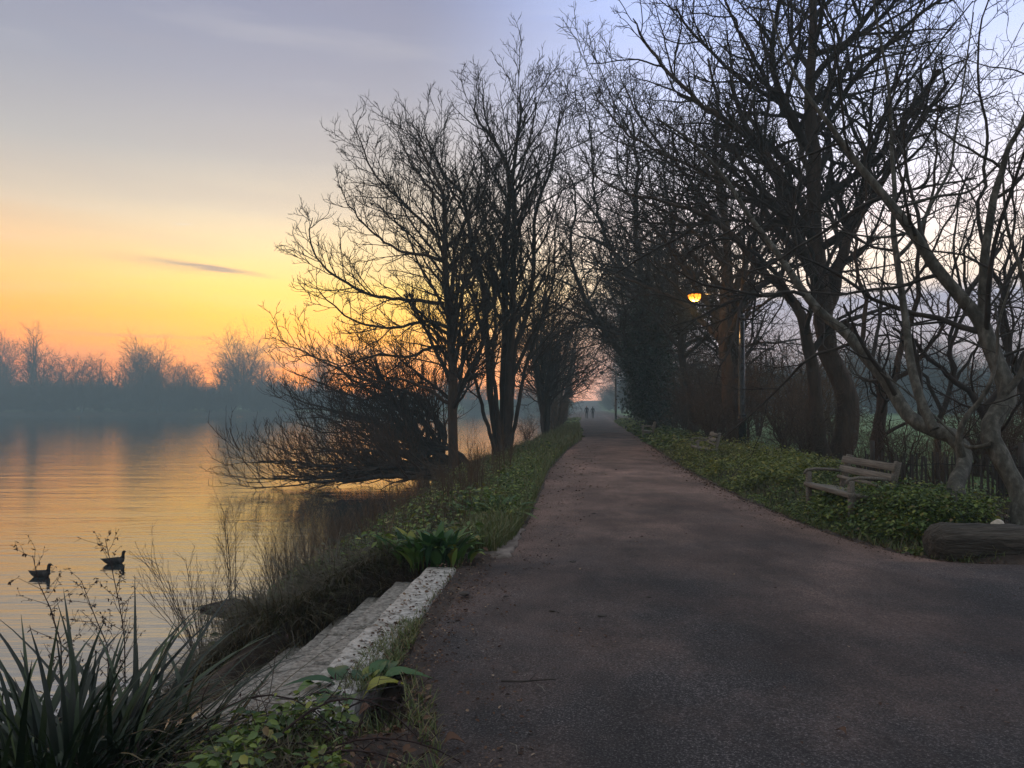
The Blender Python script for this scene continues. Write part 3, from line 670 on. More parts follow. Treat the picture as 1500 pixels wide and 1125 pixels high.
spots = [(21.5, 3.5, 1, .5), (23.3, 4.0, 0, .6), (25.5, 3.9, 1, .7), (26.8, 5.2, 0, .8), (29.5, 4.8, 0, .85), (29.8, 2.2, 1, .7), (31, 3.6, 2, .8), (17.5, 6.2, 1, .7), (19.5, 7.8, 0, .75), (16, 9.5, 1, .7), (21, 10.5, 0, .8), (13.8, 2.2, 1, .38), (13.2, 3.2, 0, .33), (12.4, 4.2, 1, .42), (11.6, 5.2, 0, .36), (14.6, 3.2, 1, .5), (13.6, 4.6, 1, .5), (15.5, 6.5, 0, .5), (24, 13, 1, .9), (32, 3.0, 1, .9), (34, 3.8, 0, 1.0), (36.5, 3.0, 2, .8), (39, 3.6, 0, 1.0), (41, 2.6, 1, .9), (44, 3.4, 2, .9), (48, 2.6, 0, 1.0), (52, 3.2, 2, 1), (57, 2.5, 0, 1.0), (63, 2.6, 2, .9), (70, 2.8, 0, 1.1), (78, 2.6, 2, 1.0), (88, 2.6, 0, 1.1), (34, 6.5, 2, 1.1), (41, 6.3, 2, 1.1), (50, 6, 2, 1.2), (62, 6, 2, 1.2), (29, 6.6, 0, 1.1), (76, 6, 2, 1.2)]
for k, (y, off, v, s) in enumerate(spots):
    x = float(pr(y))+off
    o = link('bare_shrub', shr[v], None, None, label='tangled leafless shrub in the dark thicket along the right of the path', cat='shrub', group='leafless shrubs of the right-hand thicket')
    o.location = (x, y, float(ground_z(x, y))-.05); o.rotation_euler = (0, 0, g.uniform(0, 6.28)); o.scale = (s*g.uniform(.9, 1.15), s*g.uniform(.9, 1.15), s)
spotsl = [(38, 2.6, 1, .45), (52, 1.7, 0, .7), (62, 1.6, 1, .8), (70, 1.5, 0, .9), (84, 1.5, 2, .8)]
for k, (y, off, v, s) in enumerate(spotsl):
    x = float(pl(y))-off
    o = link('bare_shrub', shr[v], None, None, label='leafless shrub on the river side of the path among the left-hand trees', cat='shrub', group='leafless shrubs on the river side')
    o.location = (x, y, float(ground_z(x, y))-.05); o.rotation_euler = (0, 0, g.uniform(0, 6.28)); o.scale = (s, s, s)

# ------------------------------------------------------------------ far bank wood and far tree lines
FT = [dict(den=1.5, tmin=.22, ang=(30, 65), lr=.5, la=(1.5, 9), fall=.5, rr=.6, S=7, wob=.12, trop=.06, sides=4, rmin=.045),
      dict(den=1.1, tmin=.15, ang=(30, 60), lr=.5, la=(1, 4.5), fall=.4, rr=.6, S=5, wob=.16, trop=.06, sides=3, rmin=.028),
      dict(den=1.5, tmin=.1, ang=(30, 60), lr=.55, la=(.6, 2.4), fall=.4, rr=.7, S=4, wob=.18, trop=.07, sides=3, rmin=.020)]
def far_proto(seed, H, n, spread, r, levels=FT):
    g = np.random.default_rng(seed); st = auto_stems(g, (0, 0, 0), H, n, spread, r, wob=.1)
    (tv, tf), (cv, cf) = grow(g, st, levels, 14, 6, .05)
    a_ = np_mesh('far_trunk', tv, tf); b_ = np_mesh('far_crown', cv, cf); a_.materials.append(M['far_wood']); b_.materials.append(M['far_wood'])
    return a_, b_
fp = [far_proto(901, 19, 4, .22, .4), far_proto(902, 17, 3, .26, .4), far_proto(903, 21, 5, .2, .4), far_proto(904, 15, 4, .3, .35)]
fround = far_proto(905, 22, 6, .3, .4, lv(FT, lr=[.55, .5, .55], den=[1.5, 1.2, 1.5])); fspire = far_proto(906, 24, 3, .1, .5, lv(FT, lr=[.3, .5, .55]))
fscrub = far_proto(907, 8, 9, .45, .15, lv(FT, lr=[.6, .5, .55], tmin=[.05, .1, .1], den=[2.2, 1.6, 1.6]))
def far_tree(protos, x, y, s, rz, label, group=None, name='bare_tree', cat='tree'):
    r_ = empty(name, (x, y, float(ground_z(x, y))-.2), rz, label=label, cat=cat, group=group)
    link('trunk', protos[0], None, r_); link('crown', protos[1], None, r_); r_.scale = (s, s, s); return r_
g = np.random.default_rng(910)
def farx(pxx, d): return (pxx-750)/F*d
far_tree(fround, farx(357, 283), 283, 1.12, .4, 'tall round-headed tree rising above the far-bank wood near its right end')
far_tree(fround, farx(216, 275), 275, .98, 2.1, 'broad dome-crowned tree in the middle of the far-bank wood')
far_tree(fspire, farx(47, 272), 272, 1.14, 0, 'tall pointed tree standing highest at the left of the far-bank wood')
xs = np.linspace(-60, 470, 27)
for k, p_ in enumerate(xs):
    if min(abs(p_-357), abs(p_-216), abs(p_-47)) < 9: continue
    d = g.uniform(268, 292)+max(0, (p_-380)*.3); s = g.uniform(.72, 1.02)*(1.08 if p_ < 150 else .95)
    far_tree(fp[int(g.integers(0, 4))], farx(p_+g.uniform(-6, 6), d), d, s, g.uniform(0, 6.28), 'bare tree of middling height in the blue misty wood across the river', 'middling trees of the far-bank wood')
# understorey of the far wood: one mass
vs = []; fs = []; n0 = 0
cv_ = np.empty(len(fscrub[1].vertices)*3, np.float32); fscrub[1].vertices.foreach_get('co', cv_); cv_ = cv_.reshape(-1, 3)
ci_ = np.empty(len(fscrub[1].loops), np.int32); fscrub[1].loops.foreach_get('vertex_index', ci_); cq_ = ci_.reshape(-1, 4)
for k in range(150):
    p_ = g.uniform(-90, 640); d = g.uniform(262, 285)+max(0, (p_-400)*.38); d = max(d, float(yfar(farx(p_, d)))+4)
    x = farx(p_, d); s = g.uniform(.75, 1.25)*(1 if p_ < 420 else .8); a_ = g.uniform(0, 6.28)
    rot = np.array([[math.cos(a_), -math.sin(a_), 0], [math.sin(a_), math.cos(a_), 0], [0, 0, 1]])
    vs.append(cv_@rot.T*np.array([s*1.2, s*1.2, s])+np.array([x, d, float(ground_z(x, d))-.3])); fs.append(cq_+n0); n0 += len(cv_)
link('far_woodland', np_mesh('far_woodland', np.concatenate(vs), [np.concatenate(fs)]), M['far_wood'], None, label='blue misty understorey of the wood along the far river bank', cat='wood', kind='stuff')
# far side of the meadow, and where the path disappears
for k in range(26):
    y = g.uniform(150, 215); x = farx(g.uniform(1090, 1640), y)
    far_tree(fp[int(g.integers(0, 4))], x, y, g.uniform(.55, .8), g.uniform(0, 6.28), 'bluish bare tree in the line beyond the misty meadow', 'trees beyond the meadow')
vs = []; fs = []; n0 = 0
for k in range(90):
    if k < 60: y = g.uniform(150, 205); x = farx(g.uniform(1080, 1700), y); s = g.uniform(.8, 1.4)
    else:
        y = g.uniform(300, 360) if k < 74 else g.uniform(200, 250); x = farx(g.uniform(640, 980) if k < 74 else (g.uniform(930, 1120)), y); s = g.uniform(.9, 1.5)
    a_ = g.uniform(0, 6.28); rot = np.array([[math.cos(a_), -math.sin(a_), 0], [math.sin(a_), math.cos(a_), 0], [0, 0, 1]])
    vs.append(cv_@rot.T*np.array([s*1.2, s*1.2, s])+np.array([x, y, float(ground_z(x, y))-.3])); fs.append(cq_+n0); n0 += len(cv_)
link('hedge_line', np_mesh('hedge_line', np.concatenate(vs), [np.concatenate(fs)]), M['far_wood'], None, label='dim scrub closing the end of the path and the far side of the meadow', cat='wood', kind='stuff')
for k in range(14):
    y = g.uniform(170, 300); x = .106*y+g.uniform(-.10, .17)*y
    if abs(x-.106*y) < 6: x += 12
    far_tree(fp[int(g.integers(0, 4))], x, y, g.uniform(.6, .85), g.uniform(0, 6.28), 'pale misty tree closing the far end of the path', 'trees at the misty end of the path')
# ------------------------------------------------------------------ built things
def gz(x, y): return float(ground_z(x, y))
def rough_bar(mb, g, a, b, w, h, n=14, jw=.02, jz=.006, bev=.015):
    """a worn stone or timber beam: uneven sides, slightly uneven top"""
    a = np.array(a, float); b = np.array(b, float); t = b-a; t /= np.linalg.norm(t)
    sd = np.cross(t, (0, 0, 1)); sd /= np.linalg.norm(sd); u = np.cross(sd, t)
    V = []
    for k in range(n):
        f = k/(n-1); c = a+(b-a)*f; e = .985 if k in (0, n-1) else 1.0
        wl = w/2*e+g.normal(0, jw); wr = w/2*e+g.normal(0, jw*.5); dz = g.normal(0, jz)
        prof = [(-wl+bev, -h/2), (wr-bev, -h/2), (wr, -h/2+bev), (wr, h/2-bev+dz), (wr-bev, h/2+dz), (0, h/2+dz+g.normal(0, jz)), (-wl+bev, h/2+dz), (-wl, h/2-bev+dz), (-wl, -h/2+bev)]
        V += [c+sd*p[0]+u*p[1] for p in prof]
    m = 9; q = []
    for i in range(n-1):
        for j in range(m): q.append((i*m+j, i*m+(j+1) % m, (i+1)*m+(j+1) % m, (i+1)*m+j))
    mb.add(V, [q, [tuple(range(m-1, -1, -1)), tuple(range((n-1)*m, n*m))]])

# stone steps going down to the river
g = np.random.default_rng(1)
def xe(y): return -.575+.087*(y-7.5)
steps = empty('stone_steps', (-.75, 6, 0), label='pale worn stone steps going down from the path into the river', cat='steps')
so_ = np.array(steps.location)
for k in range(9):
    mb = MB(); y0 = 3.7+g.uniform(-.1, .1); y1 = 7.62+.03*k if k < 4 else (7.2 if k < 7 else 8.25)
    ztop = .038-.158*k; cuts = [y0]
    while cuts[-1] < y1-1.0: cuts.append(min(cuts[-1]+(g.uniform(1.1, 1.9) if k == 0 else g.uniform(.6, 1.1)), y1))
    cuts[-1] = y1
    for ya, yb in zip(cuts[:-1], cuts[1:]):
        off = -.14-.285*k+g.normal(0, .010)
        rough_bar(mb, g, np.array((xe(ya)+off, ya+.012, ztop-.15+g.normal(0, .004)))-so_, np.array((xe(yb)+off, yb-.012, ztop-.15+g.normal(0, .004)))-so_, .30 if k == 0 else .32, .30, n=16, jw=.008 if k == 0 else .004, jz=.002)
    link('top_slab' if k == 0 else 'step', mb.build('top_slab' if k == 0 else 'step', False), M['stone'] if k == 0 else (M['stone_worn'] if k < 6 else M['stone_wet']), steps)
# flat paving slab further on
mb = MB(); g = np.random.default_rng(2)
rough_bar(mb, g, (-.20, 8.15, -.05), (-.12, 9.05, -.05), .36, .2, n=14, jw=.03, jz=.008); rough_bar(mb, g, (-.11, 9.08, -.055), (-.02, 10.0, -.055), .33, .2, n=14, jw=.035, jz=.008)
link('paving_slab', mb.build('paving_slab', False), M['stone_dirty'], None, label='worn flat paving stone at the path edge beyond the steps', cat='slab')

# plank, board
mb = MB(); g = np.random.default_rng(3)
rough_bar(mb, g, (-1.68, 8.45, -.42), (-1.16, 8.95, -.20), .05, .03, n=8, jw=.003, jz=.002, bev=.005)
link('wooden_plank', mb.build('wooden_plank', False), M['wood_pale'], None, label='thin pale plank lying in the weeds beside the top of the steps', cat='plank')
mb = MB()
V = [(-3.92, 9.8, -.90), (-3.55, 9.98, -.84), (-3.2, 10.0, -.95), (-2.8, 10.05, -1.05), (-2.8, 9.75, -1.07), (-3.2, 9.72, -1.0), (-3.42, 9.70, -.98)]
V2 = [(x, y, z-.09) for x, y, z in V]; n_ = 7
mb.add(V+V2, [[tuple(range(n_))], [tuple(range(2*n_-1, n_-1, -1))], [(j, j+n_, (j+1) % n_+n_, (j+1) % n_) for j in range(n_)]])
mb.tube([(-3.35, 9.8, -.98), (-3.40, 9.82, -1.4)], .07, 7)
link('driftwood_board', mb.build('driftwood_board', False), M['wood_dark'], None, label='dark pointed board sticking out over the water from the bank', cat='board')

# benches
def bench(x, y, rz, label, mat):
    r_ = empty('park_bench', (x, y, gz(x, y)-.03), rz, label=label, cat='bench'); L = .80
    mb = MB()
    for k, yy in enumerate((-.245, -.135, -.03, .075, .17)): mb.bar((-L, yy, .435-.012*k), (L, yy, .435-.012*k), .095, .035 if k else .06)
    link('seat', mb.build('seat', False), mat, r_)
    mb = MB()
    for zz, hh in ((.545, .05), (.665, .10), (.80, .10)):
        yy = .215+(zz-.45)*.30; mb.bar((-L-.02, yy-.02, zz), (L+.02, yy-.02, zz), .03, hh, up=(0, .30, 1))
    link('backrest', mb.build('backrest', False), mat, r_)
    for sx in (-1, 1):
        for k in (0, 1):
            mb = MB()
            if k == 0: mb.bar((sx*(L-.05), -.235, 0), (sx*(L-.05), -.235, .62), .07, .07, up=(0, 1, 0))
            else: mb.bar((sx*(L-.05), .16, 0), (sx*(L-.05), .375, .87), .07, .075, up=(0, 1, 0))
            link('leg', mb.build('leg', False), mat, r_)
        mb = MB(); mb.tube([(sx*(L-.05), .29, .62), (sx*(L-.05), .12, .65), (sx*(L-.05), -.14, .66), (sx*(L-.05), -.27, .64), (sx*(L-.05), -.30, .58)], .021, 8)
        link('armrest', mb.build('armrest'), mat, r_)
    mb = MB()
    for sx in (-1, 1): mb.bar((sx*(L-.05), -.20, .38), (sx*(L-.05), .18, .35), .045, .06)
    mb.bar((-L+.09, .0, .375), (L-.09, .0, .375), .05, .04)
    link('seat_frame', mb.build('seat_frame', False), mat, r_)
bench(4.64, 10.8, R(-91), 'weathered wooden bench half hidden in green weeds, nearest of the benches', M['wood_pale'])
bench(5.58, 22.6, R(-97), 'weathered wooden bench standing left of the lit lamp post, in the middle distance', M['wood_pale'])
bench(6.75, 38.5, R(-99), 'small distant bench beside the unlit lamp column and the ivy-clad tree', M['wood_pale'])
bench(11.75, 78, R(-99), 'farthest tiny bench at the misty end of the right-hand verge', M['wood_pale'])

# lamps
LAMP = W(1020, 432, 28)
def lamp(x, y, label, lit):
    z0 = gz(x, y)-.1; r_ = empty('lamp_post', (x, y, z0), 0, label=label, cat='lamp post'); zt = 5.55
    mb = MB(); mb.tube([(0, 0, 0), (0, 0, 1.35), (0, 0, 1.38), (0, 0, 4.98), (0, 0, 5.04)], [.135, .13, .122, .112, .06], 16); link('column', mb.build('column'), M['iron'], r_)
    mb = MB(); mb.tube([(0, 0, 1.34), (0, 0, 1.345), (0, 0, 1.40), (0, 0, 1.405)], [.11, .145, .145, .11], 16); link('collar', mb.build('collar'), M['iron'], r_)
    ax = -1.45
    mb = MB(); mb.tube([(0, 0, 5.0), (0, 0, 5.3), (-.06, 0, 5.5), (-.25, 0, 5.63), (-.7, 0, 5.72), (ax, 0, 5.80)], [.045, .045, .04, .034, .03, .028], 10); link('arm', mb.build('arm'), M['iron'], r_)
    mb = MB(); mb.tube([(ax+.08, 0, 5.80), (ax-.02, 0, 5.81), (ax-.2, 0, 5.80), (ax-.46, 0, 5.775), (ax-.52, 0, 5.76)], [.035, .085, .13, .10, .02], 12)
    ln = link('lantern', mb.build('lantern'), M['iron'], r_)
    mb = MB(); V = []; q = []
    for i in range(7):
        a = i/6*math.pi/2
        for j in range(16):
            b_ = j/16*2*math.pi; V.append((ax-.24+.25*math.cos(a)*math.cos(b_), .18*math.cos(a)*math.sin(b_), 5.745-.26*math.sin(a)))
    for i in range(6):
        for j in range(16): q.append((i*16+j, (i+1)*16+j, (i+1)*16+(j+1) % 16, i*16+(j+1) % 16))
    mb.add(V, [q]); link('lens', mb.build('lens'), M['lens'] if lit else M['iron'], ln)
    return z0
lx = W(1087, 660, 28)[0]
z0 = lamp(lx, 28, 'black lamp post with its orange lamp lit, standing over the green verge', True)
LAMP = (lx-1.45-.24, 28, z0+5.55)
lamp(9.4, 50, 'unlit dark lamp column beside the ivy-clad tree and small distant bench', False)
lamp(12.35, 92, 'thin unlit lamp column farthest away at the misty end of the path', False)

# paling fence behind the bench
g = np.random.default_rng(4)
fa_, fb_ = np.array((5.9, 13.0)), np.array((10.6, 9.6)); fr = empty('paling_fence', (5.9, 13.0, gz(5.9, 13.0)), label='dark chestnut paling fence between the near bench and the meadow', cat='fence')
fo = np.array(fr.location); Lf = np.linalg.norm(fb_-fa_); mb = MB(); x_ = 0
while x_ < Lf:
    p = fa_+(fb_-fa_)*x_/Lf+g.normal(0, .006, 2); z = gz(p[0], p[1]); h = g.uniform(.70, .82)
    tl = g.normal(0, .025, 2)
    mb.bar(np.array((p[0], p[1], z-.05))-fo, np.array((p[0]+tl[0], p[1]+tl[1], z+h))-fo, g.uniform(.022, .036), .014, .003, up=(.6, .8, 0)); x_ += g.uniform(.045, .066)
link('paling_panel', mb.build('paling_panel', False), M['paling'], fr)
for hh in (.2, .62):
    mb = MB(); pts = [np.array((*(fa_+(fb_-fa_)*f), gz(*(fa_+(fb_-fa_)*f))+hh+g.normal(0, .012)))-fo+np.array((-.015, -.02, 0)) for f in np.linspace(0, 1, 22)]
    mb.tube(pts, .006, 5); link('wire', mb.build('wire'), M['iron'], fr)
for f in (.02, .38, .72, .98):
    p = fa_+(fb_-fa_)*f; mb = MB(); z = gz(*p); mb.tube([np.array((p[0]+.05, p[1]+.07, z-.1))-fo, np.array((p[0]+.05, p[1]+.07, z+.5))-fo, np.array((p[0]+.05, p[1]+.07, z+.98))-fo], [.045, .042, .04], 8); link('post', mb.build('post'), M['paling'], fr)

# log and pale stone
g = np.random.default_rng(6); n_ = 46; V = []; q = []; m_ = 20
A = np.array((4.38, 8.2, .15)); B_ = np.array((8.6, 7.75, .15))
for i in range(n_):
    f = i/(n_-1); c = A+(B_-A)*f+np.array((0, .04*math.sin(f*7), .02*math.sin(f*9+1))); rr = .235*(1-.08*f)*(.55 if i == 0 else (.93 if i == 1 else 1))
    for j in range(m_):
        a = j/m_*2*math.pi; r2 = rr*(1+.05*math.sin(3*a+f*5)+.035*math.sin(7*a+2*f*3)+g.normal(0, .022))
        V.append(c+np.array((.1*r2*math.cos(a), r2*math.cos(a), r2*math.sin(a)*.95)))
for i in range(n_-1):
    for j in range(m_): q.append((i*m_+j, i*m_+(j+1) % m_, (i+1)*m_+(j+1) % m_, (i+1)*m_+j))
mb = MB(); mb.add(V, [q, [tuple(range(m_-1, -1, -1)), tuple(range((n_-1)*m_, n_*m_))]])
link('fallen_log', mb.build('fallen_log'), M['log'], None, label='thick weathered log lying along the path edge at the right', cat='log')
def pebble(name, loc, r3, seed, mat, **k):
    g = np.random.default_rng(seed); bm = bmesh.new(); bmesh.ops.create_icosphere(bm, subdivisions=3, radius=1)
    o_ = g.uniform(0, 9, 3)
    for v in bm.verts:
        c = v.co; s_ = 1+.18*math.sin(c.x*2.3+o_[0])+.14*math.sin(c.y*3.1+o_[1])+.08*math.sin(c.z*5+c.x*4+o_[2]); v.co = Vector((c.x*r3[0]*s_, c.y*r3[1]*s_, c.z*r3[2]*s_))
    me = bpy.data.meshes.new(name); bm.to_mesh(me); bm.free(); me.polygons.foreach_set('use_smooth', np.ones(len(me.polygons), bool))
    o = link(name, me, mat, None, **k); o.location = loc; return o
pebble('pale_stone', (5.33, 8.56, .27), (.08, .06, .075), 3, M['cream'], label='small pale stone lying between the log and the kinked pale tree', cat='stone')

# two ducks on the water
def ring_loft(cl, sides=16):
    V = []; q = []; P = np.array([(c[0], c[1]) for c in cl], float); T = np.gradient(P, axis=0); T /= np.linalg.norm(T, axis=1, keepdims=True)
    for (x, z, ry, rz), t_ in zip(cl, T):
        nx, nz = -t_[1], t_[0]
        for j in range(sides):
            a = j/sides*2*math.pi; V.append((x+nx*math.sin(a)*rz, ry*math.cos(a), z+nz*math.sin(a)*rz))
    n = len(cl)
    for i in range(n-1):
        for j in range(sides): q.append((i*sides+j, i*sides+(j+1) % sides, (i+1)*sides+(j+1) % sides, (i+1)*sides+j))
    return V, [q, [tuple(range(sides-1, -1, -1)), tuple(range((n-1)*sides, n*sides))]]
def duck(x, y, rz, head, sc_, label):
    cl = [(-.225, .105, .004, .003), (-.20, .096, .026, .010), (-.165, .083, .046, .024), (-.12, .066, .068, .045), (-.06, .05, .086, .066), (0, .042, .094, .076), (.06, .044, .092, .078), (.11, .055, .078, .074), (.142, .078, .054, .058), (.158, .108, .036, .040), (.164, .142, .0265, .029), (.166, .172, .0245, .027), (.170, .196, .0275, .030), (.182, .214, .030, .031), (.200, .218, .027, .026), (.216, .214, .017, .015), (.230, .210, .011, .008), (.252, .206, .008, .004), (.258, .205, .002, .002)]
    if head < 0:   # head turned away, bill foreshortened
        cl = cl[:14]+[(.196, .216, .024, .022), (.208, .213, .012, .01), (.214, .212, .004, .004)]
    V, fs = ring_loft(cl); mb = MB(); mb.add(np.array(V)*sc_, fs); me = mb.build('duck')
    me.materials.append(M['goose']); me.materials.append(M['goose_pale'])
    mi = np.zeros(len(me.polygons), np.int32)
    for p in me.polygons:
        if p.center.x > .10*sc_ and p.center.z < .10*sc_: mi[p.index] = 1
    me.polygons.foreach_set('material_index', mi)
    o = link('duck', me, None, None, label=label, cat='duck'); o.location = (x, y, WATER); o.rotation_euler = (0, 0, rz)
duck(-7.79, 12.85, R(-6), 1, .92, 'dark duck swimming on the river, the left and lower one of the pair')
duck(-7.12, 13.9, R(14), -1, .96, 'dark duck with upright neck swimming on the river, the right-hand one of the pair')

# two walkers far off in the mist
def walker(x, y, rz, label, H=1.7, swing=1):
    bm = bmesh.new(); lay = bm.verts.layers.skin.verify()
    J = [((0, 0, .95), .135), ((0, 0, 1.15), .125), ((0, .01, 1.38), .15), ((0, .01, 1.48), .065), ((0, .02, 1.56), .075), ((0, .02, 1.66), .085), ((0, .02, 1.72), .05),
         ((.19, 0, 1.39), .065), ((.26, .06*swing, 1.12), .05), ((.25, .16*swing, .90), .038), ((-.19, 0, 1.39), .065), ((-.26, -.06*swing, 1.12), .05), ((-.25, -.10*swing, .90), .038),
         ((.10, 0, .88), .105), ((.11, -.10*swing, .48), .075), ((.11, -.24*swing, .09), .05), ((.11, -.13*swing, .04), .04), ((-.10, 0, .88), .105), ((-.11, .12*swing, .48), .075), ((-.11, .16*swing, .07), .05), ((-.11, .29*swing, .04), .04)]
    E = [(0, 1), (1, 2), (2, 3), (3, 4), (4, 5), (5, 6), (2, 7), (7, 8), (8, 9), (2, 10), (10, 11), (11, 12), (0, 13), (13, 14), (14, 15), (15, 16), (0, 17), (17, 18), (18, 19), (19, 20)]
    vs_ = [bm.verts.new(p) for p, r in J]
    for v, (p, r) in zip(vs_, J): v[lay].radius = (r, r*.85)
    vs_[0][lay].use_root = True
    for a, b in E: bm.edges.new((vs_[a], vs_[b]))
    me = bpy.data.meshes.new('person_skeleton'); bm.to_mesh(me); bm.free()
    o = bpy.data.objects.new('person', me); col.objects.link(o); o.modifiers.new('skin', 'SKIN'); s_ = o.modifiers.new('sub', 'SUBSURF'); s_.levels = 1
    dg = bpy.context.evaluated_depsgraph_get(); em = bpy.data.meshes.new_from_object(o.evaluated_get(dg)); o.modifiers.clear(); o.data = em; em.name = 'person'
    em.materials.clear(); em.materials.append(M['cloth']); em.materials.append(M['skin'])
    for p in em.polygons:
        p.use_smooth = True
        if p.center.z > 1.50 and p.center.y > .03 and p.center.z < 1.68 or (p.center.z < .93 and abs(p.center.x) > .215): p.material_index = 1
    o.location = (x, y, .04); o.rotation_euler = (0, 0, rz); o.scale = (H/1.72,)*3; props(o, label=label, cat='person')
walker(9.75, 101, R(170), 'person in dark clothes walking in the mist, the left one of the two far walkers', 1.72)
walker(10.75, 103, R(5), 'person in dark clothes walking in the mist, the right one of the two far walkers', 1.62, -1)

# ------------------------------------------------------------------ vegetation
def region(g, n, y0, y1, fx0, fx1, power=1.0):
    """n points between two edge functions of y, denser near the camera"""
    u = g.random(n); y = y0*(y1/y0)**(u**power); a_, b_ = fx0(y), fx1(y); x = a_+(b_-a_)*g.random(n)
    return np.stack([x, y, ground_z(x, y)], -1)
def stems_leaves(g, base, hmin, hmax, per, size, spread=.12, tilt=(.3, .7)):
    n = len(base); h = hmin+(hmax-hmin)*np.clip(g.random(n)*.6+.25+.75*vnoise(base[:, 0], base[:, 1], 1.7, 9), .02, 1.15); lean = g.normal(0, .16, (n, 2))
    ed_ = np.where(base[:, 0] > 1.5, base[:, 0]-pr(base[:, 1]), 1.0); h = h*np.clip(.25+ed_/.8, .25, 1.0)
    k = g.integers(max(1, per-3), per+4, n); pi = np.repeat(np.arange(n), k); t = g.random(len(pi))**.7
    az = g.uniform(0, 2*np.pi, len(pi)); d = spread*(1.1-.6*t)*g.random(len(pi))**.6
    p = base[pi]+np.stack([lean[pi, 0]*t*h[pi]+np.cos(az)*d, lean[pi, 1]*t*h[pi]+np.sin(az)*d, h[pi]*t], -1)
    return leaves(g, p, size*g.uniform(.6, 1.15, len(pi))*(g.uniform(.55, 1.6, n)[pi]), tilt, az)

g = np.random.default_rng(101)
# right verge: nettles and ground ivy, knee-high along the bench and the lamp
def clumped(g, P, s, keep, seed):
    d = vnoise(P[:, 0], P[:, 1], s, seed); return P[d > keep]
b1_ = region(g, 4000, 7.9, 17, lambda y: pr(y)+.04, lambda y: pr(y)+.15+np.clip((y-7.7)*.9, .3, 2.3)); b1_ = clumped(g, b1_, 2.9, .02, 4)
b1_ = b1_[~((b1_[:, 0] > 4.5) & (b1_[:, 1] < 8.75))]
b2_ = region(g, 3400, 13.5, 27, lambda y: pr(y)+.05, lambda y: pr(y)+2.8); b2_ = clumped(g, b2_, 2.3, -.05, 7)
b3_ = region(g, 1800, 27, 85, lambda y: pr(y)+.1, lambda y: pr(y)+2.2)
bb_ = region(g, 900, 8.9, 12.2, lambda y: pr(y)+.15, lambda y: pr(y)+.75)
bb2_ = region(g, 500, 8.7, 10.0, lambda y: pr(y)+.3, lambda y: pr(y)+1.3)
parts = [stems_leaves(g, b1_, .05, .36, 17, .045), stems_leaves(g, bb_, .15, .5, 16, .045), stems_leaves(g, bb2_, .15, .5, 16, .045), stems_leaves(g, b3_, .15, .45, 9, .16, .25)]
v, f = merge(parts)
link('ground_cover', np_mesh('ground_cover', v, f, False), M['verge_leaf'], None, label='dark green weeds and ground ivy covering the right-hand verge', cat='weeds', kind='stuff')
v, f = merge([stems_leaves(g, b2_, .12, .6, 16, .062, .15)])
link('nettle_bed', np_mesh('nettle_bed', v, f, False), M['nettle'], None, label='yellow-green nettles under the lit lamp beside the middle bench', cat='nettles', kind='stuff')
# left verge
b4_ = region(g, 3000, 10, 40, lambda y: pl(y)-.25-np.clip((y-9)*.12, .2, 1.9), lambda y: pl(y)-.02); b4_ = clumped(g, b4_, 2.1, -.05, 11)
b5_ = region(g, 1000, 40, 110, lambda y: pl(y)-1.8, lambda y: pl(y)-.05)
v, f = merge([stems_leaves(g, b4_, .03, .30, 12, .042, .12), stems_leaves(g, b5_, .15, .5, 9, .2, .3)])
link('ground_cover', np_mesh('ground_cover', v, f, False), M['verge_leaf'], None, label='low green weeds along the left edge of the path', cat='weeds', kind='stuff')
gb = region(g, 30000, 8.3, 60, lambda y: pl(y)-.5-np.clip((y-9)*.13, 0, 1.8), lambda y: pl(y)+.06)
n = len(gb); far_s = np.clip(gb[:, 1]/14, 1, 4)
v1 = blades(g, gb, g.uniform(.10, .34, n)*far_s**.35, .007*far_s, g.uniform(0, 6.28, n), g.uniform(.1, .9, n), g.uniform(0, .4, n), 3)
gm = region(g, 3800, 4.3, 8.2, lambda y: xe(y)-.12+np.clip((y-5.2)*.12, 0, .17), lambda y: xe(y)+.13-np.clip((y-5.2)*.10, 0, .14)); gm[:, 2] = np.maximum(gm[:, 2], .02)
gm = gm[(gm[:, 1] < 5.7) | (g.random(len(gm)) < .05)]; n = len(gm)
v2 = blades(g, gm, g.uniform(.025, .08, n), .005, g.uniform(0, 6.28, n), g.uniform(.3, 1.3, n), g.uniform(0, .4, n), 3)
gf = region(g, 3000, 2.9, 4.5, lambda y: pl(y)-.9, lambda y: pl(y)+.16); gf = clumped(g, gf, 5, -.1, 3); n = len(gf)
v3 = blades(g, gf, g.uniform(.03, .12, n), .005, g.uniform(0, 6.28, n), g.uniform(.3, 1.3, n), g.uniform(0, .5, n), 3)
gr = region(g, 5000, 7.9, 30, lambda y: pr(y)-.06, lambda y: pr(y)+.5); n = len(gr)
v4 = blades(g, gr, g.uniform(.04, .16, n), .007, g.uniform(0, 6.28, n), g.uniform(.3, 1.2, n), g.uniform(0, .5, n), 3)
v, f = merge([v1, v2, v3, v4])
link('short_grass', np_mesh('short_grass', v, f), M['grass'], None, label='short green grass along the path edges and the top step', cat='grass', kind='stuff')
rd = region(g, 12000, 8.2, 34, lambda y: pr(y)+.12, lambda y: pr(y)+2.9); rd = rd[~((rd[:, 0] > 4.4) & (rd[:, 1] < 8.9))]; n = len(rd); fs2 = np.clip(rd[:, 1]/12, 1, 2.5)
v, q = blades(g, rd, g.uniform(.08, .42, n), .006*fs2, g.uniform(0, 6.28, n), g.uniform(.2, 1.1, n), g.uniform(.1, .6, n), 4)
link('dry_grass', np_mesh('dry_grass', v, [q]), M['dry_grass'], None, label='dead grass mixed into the weeds of the right-hand verge', cat='grass', kind='stuff')
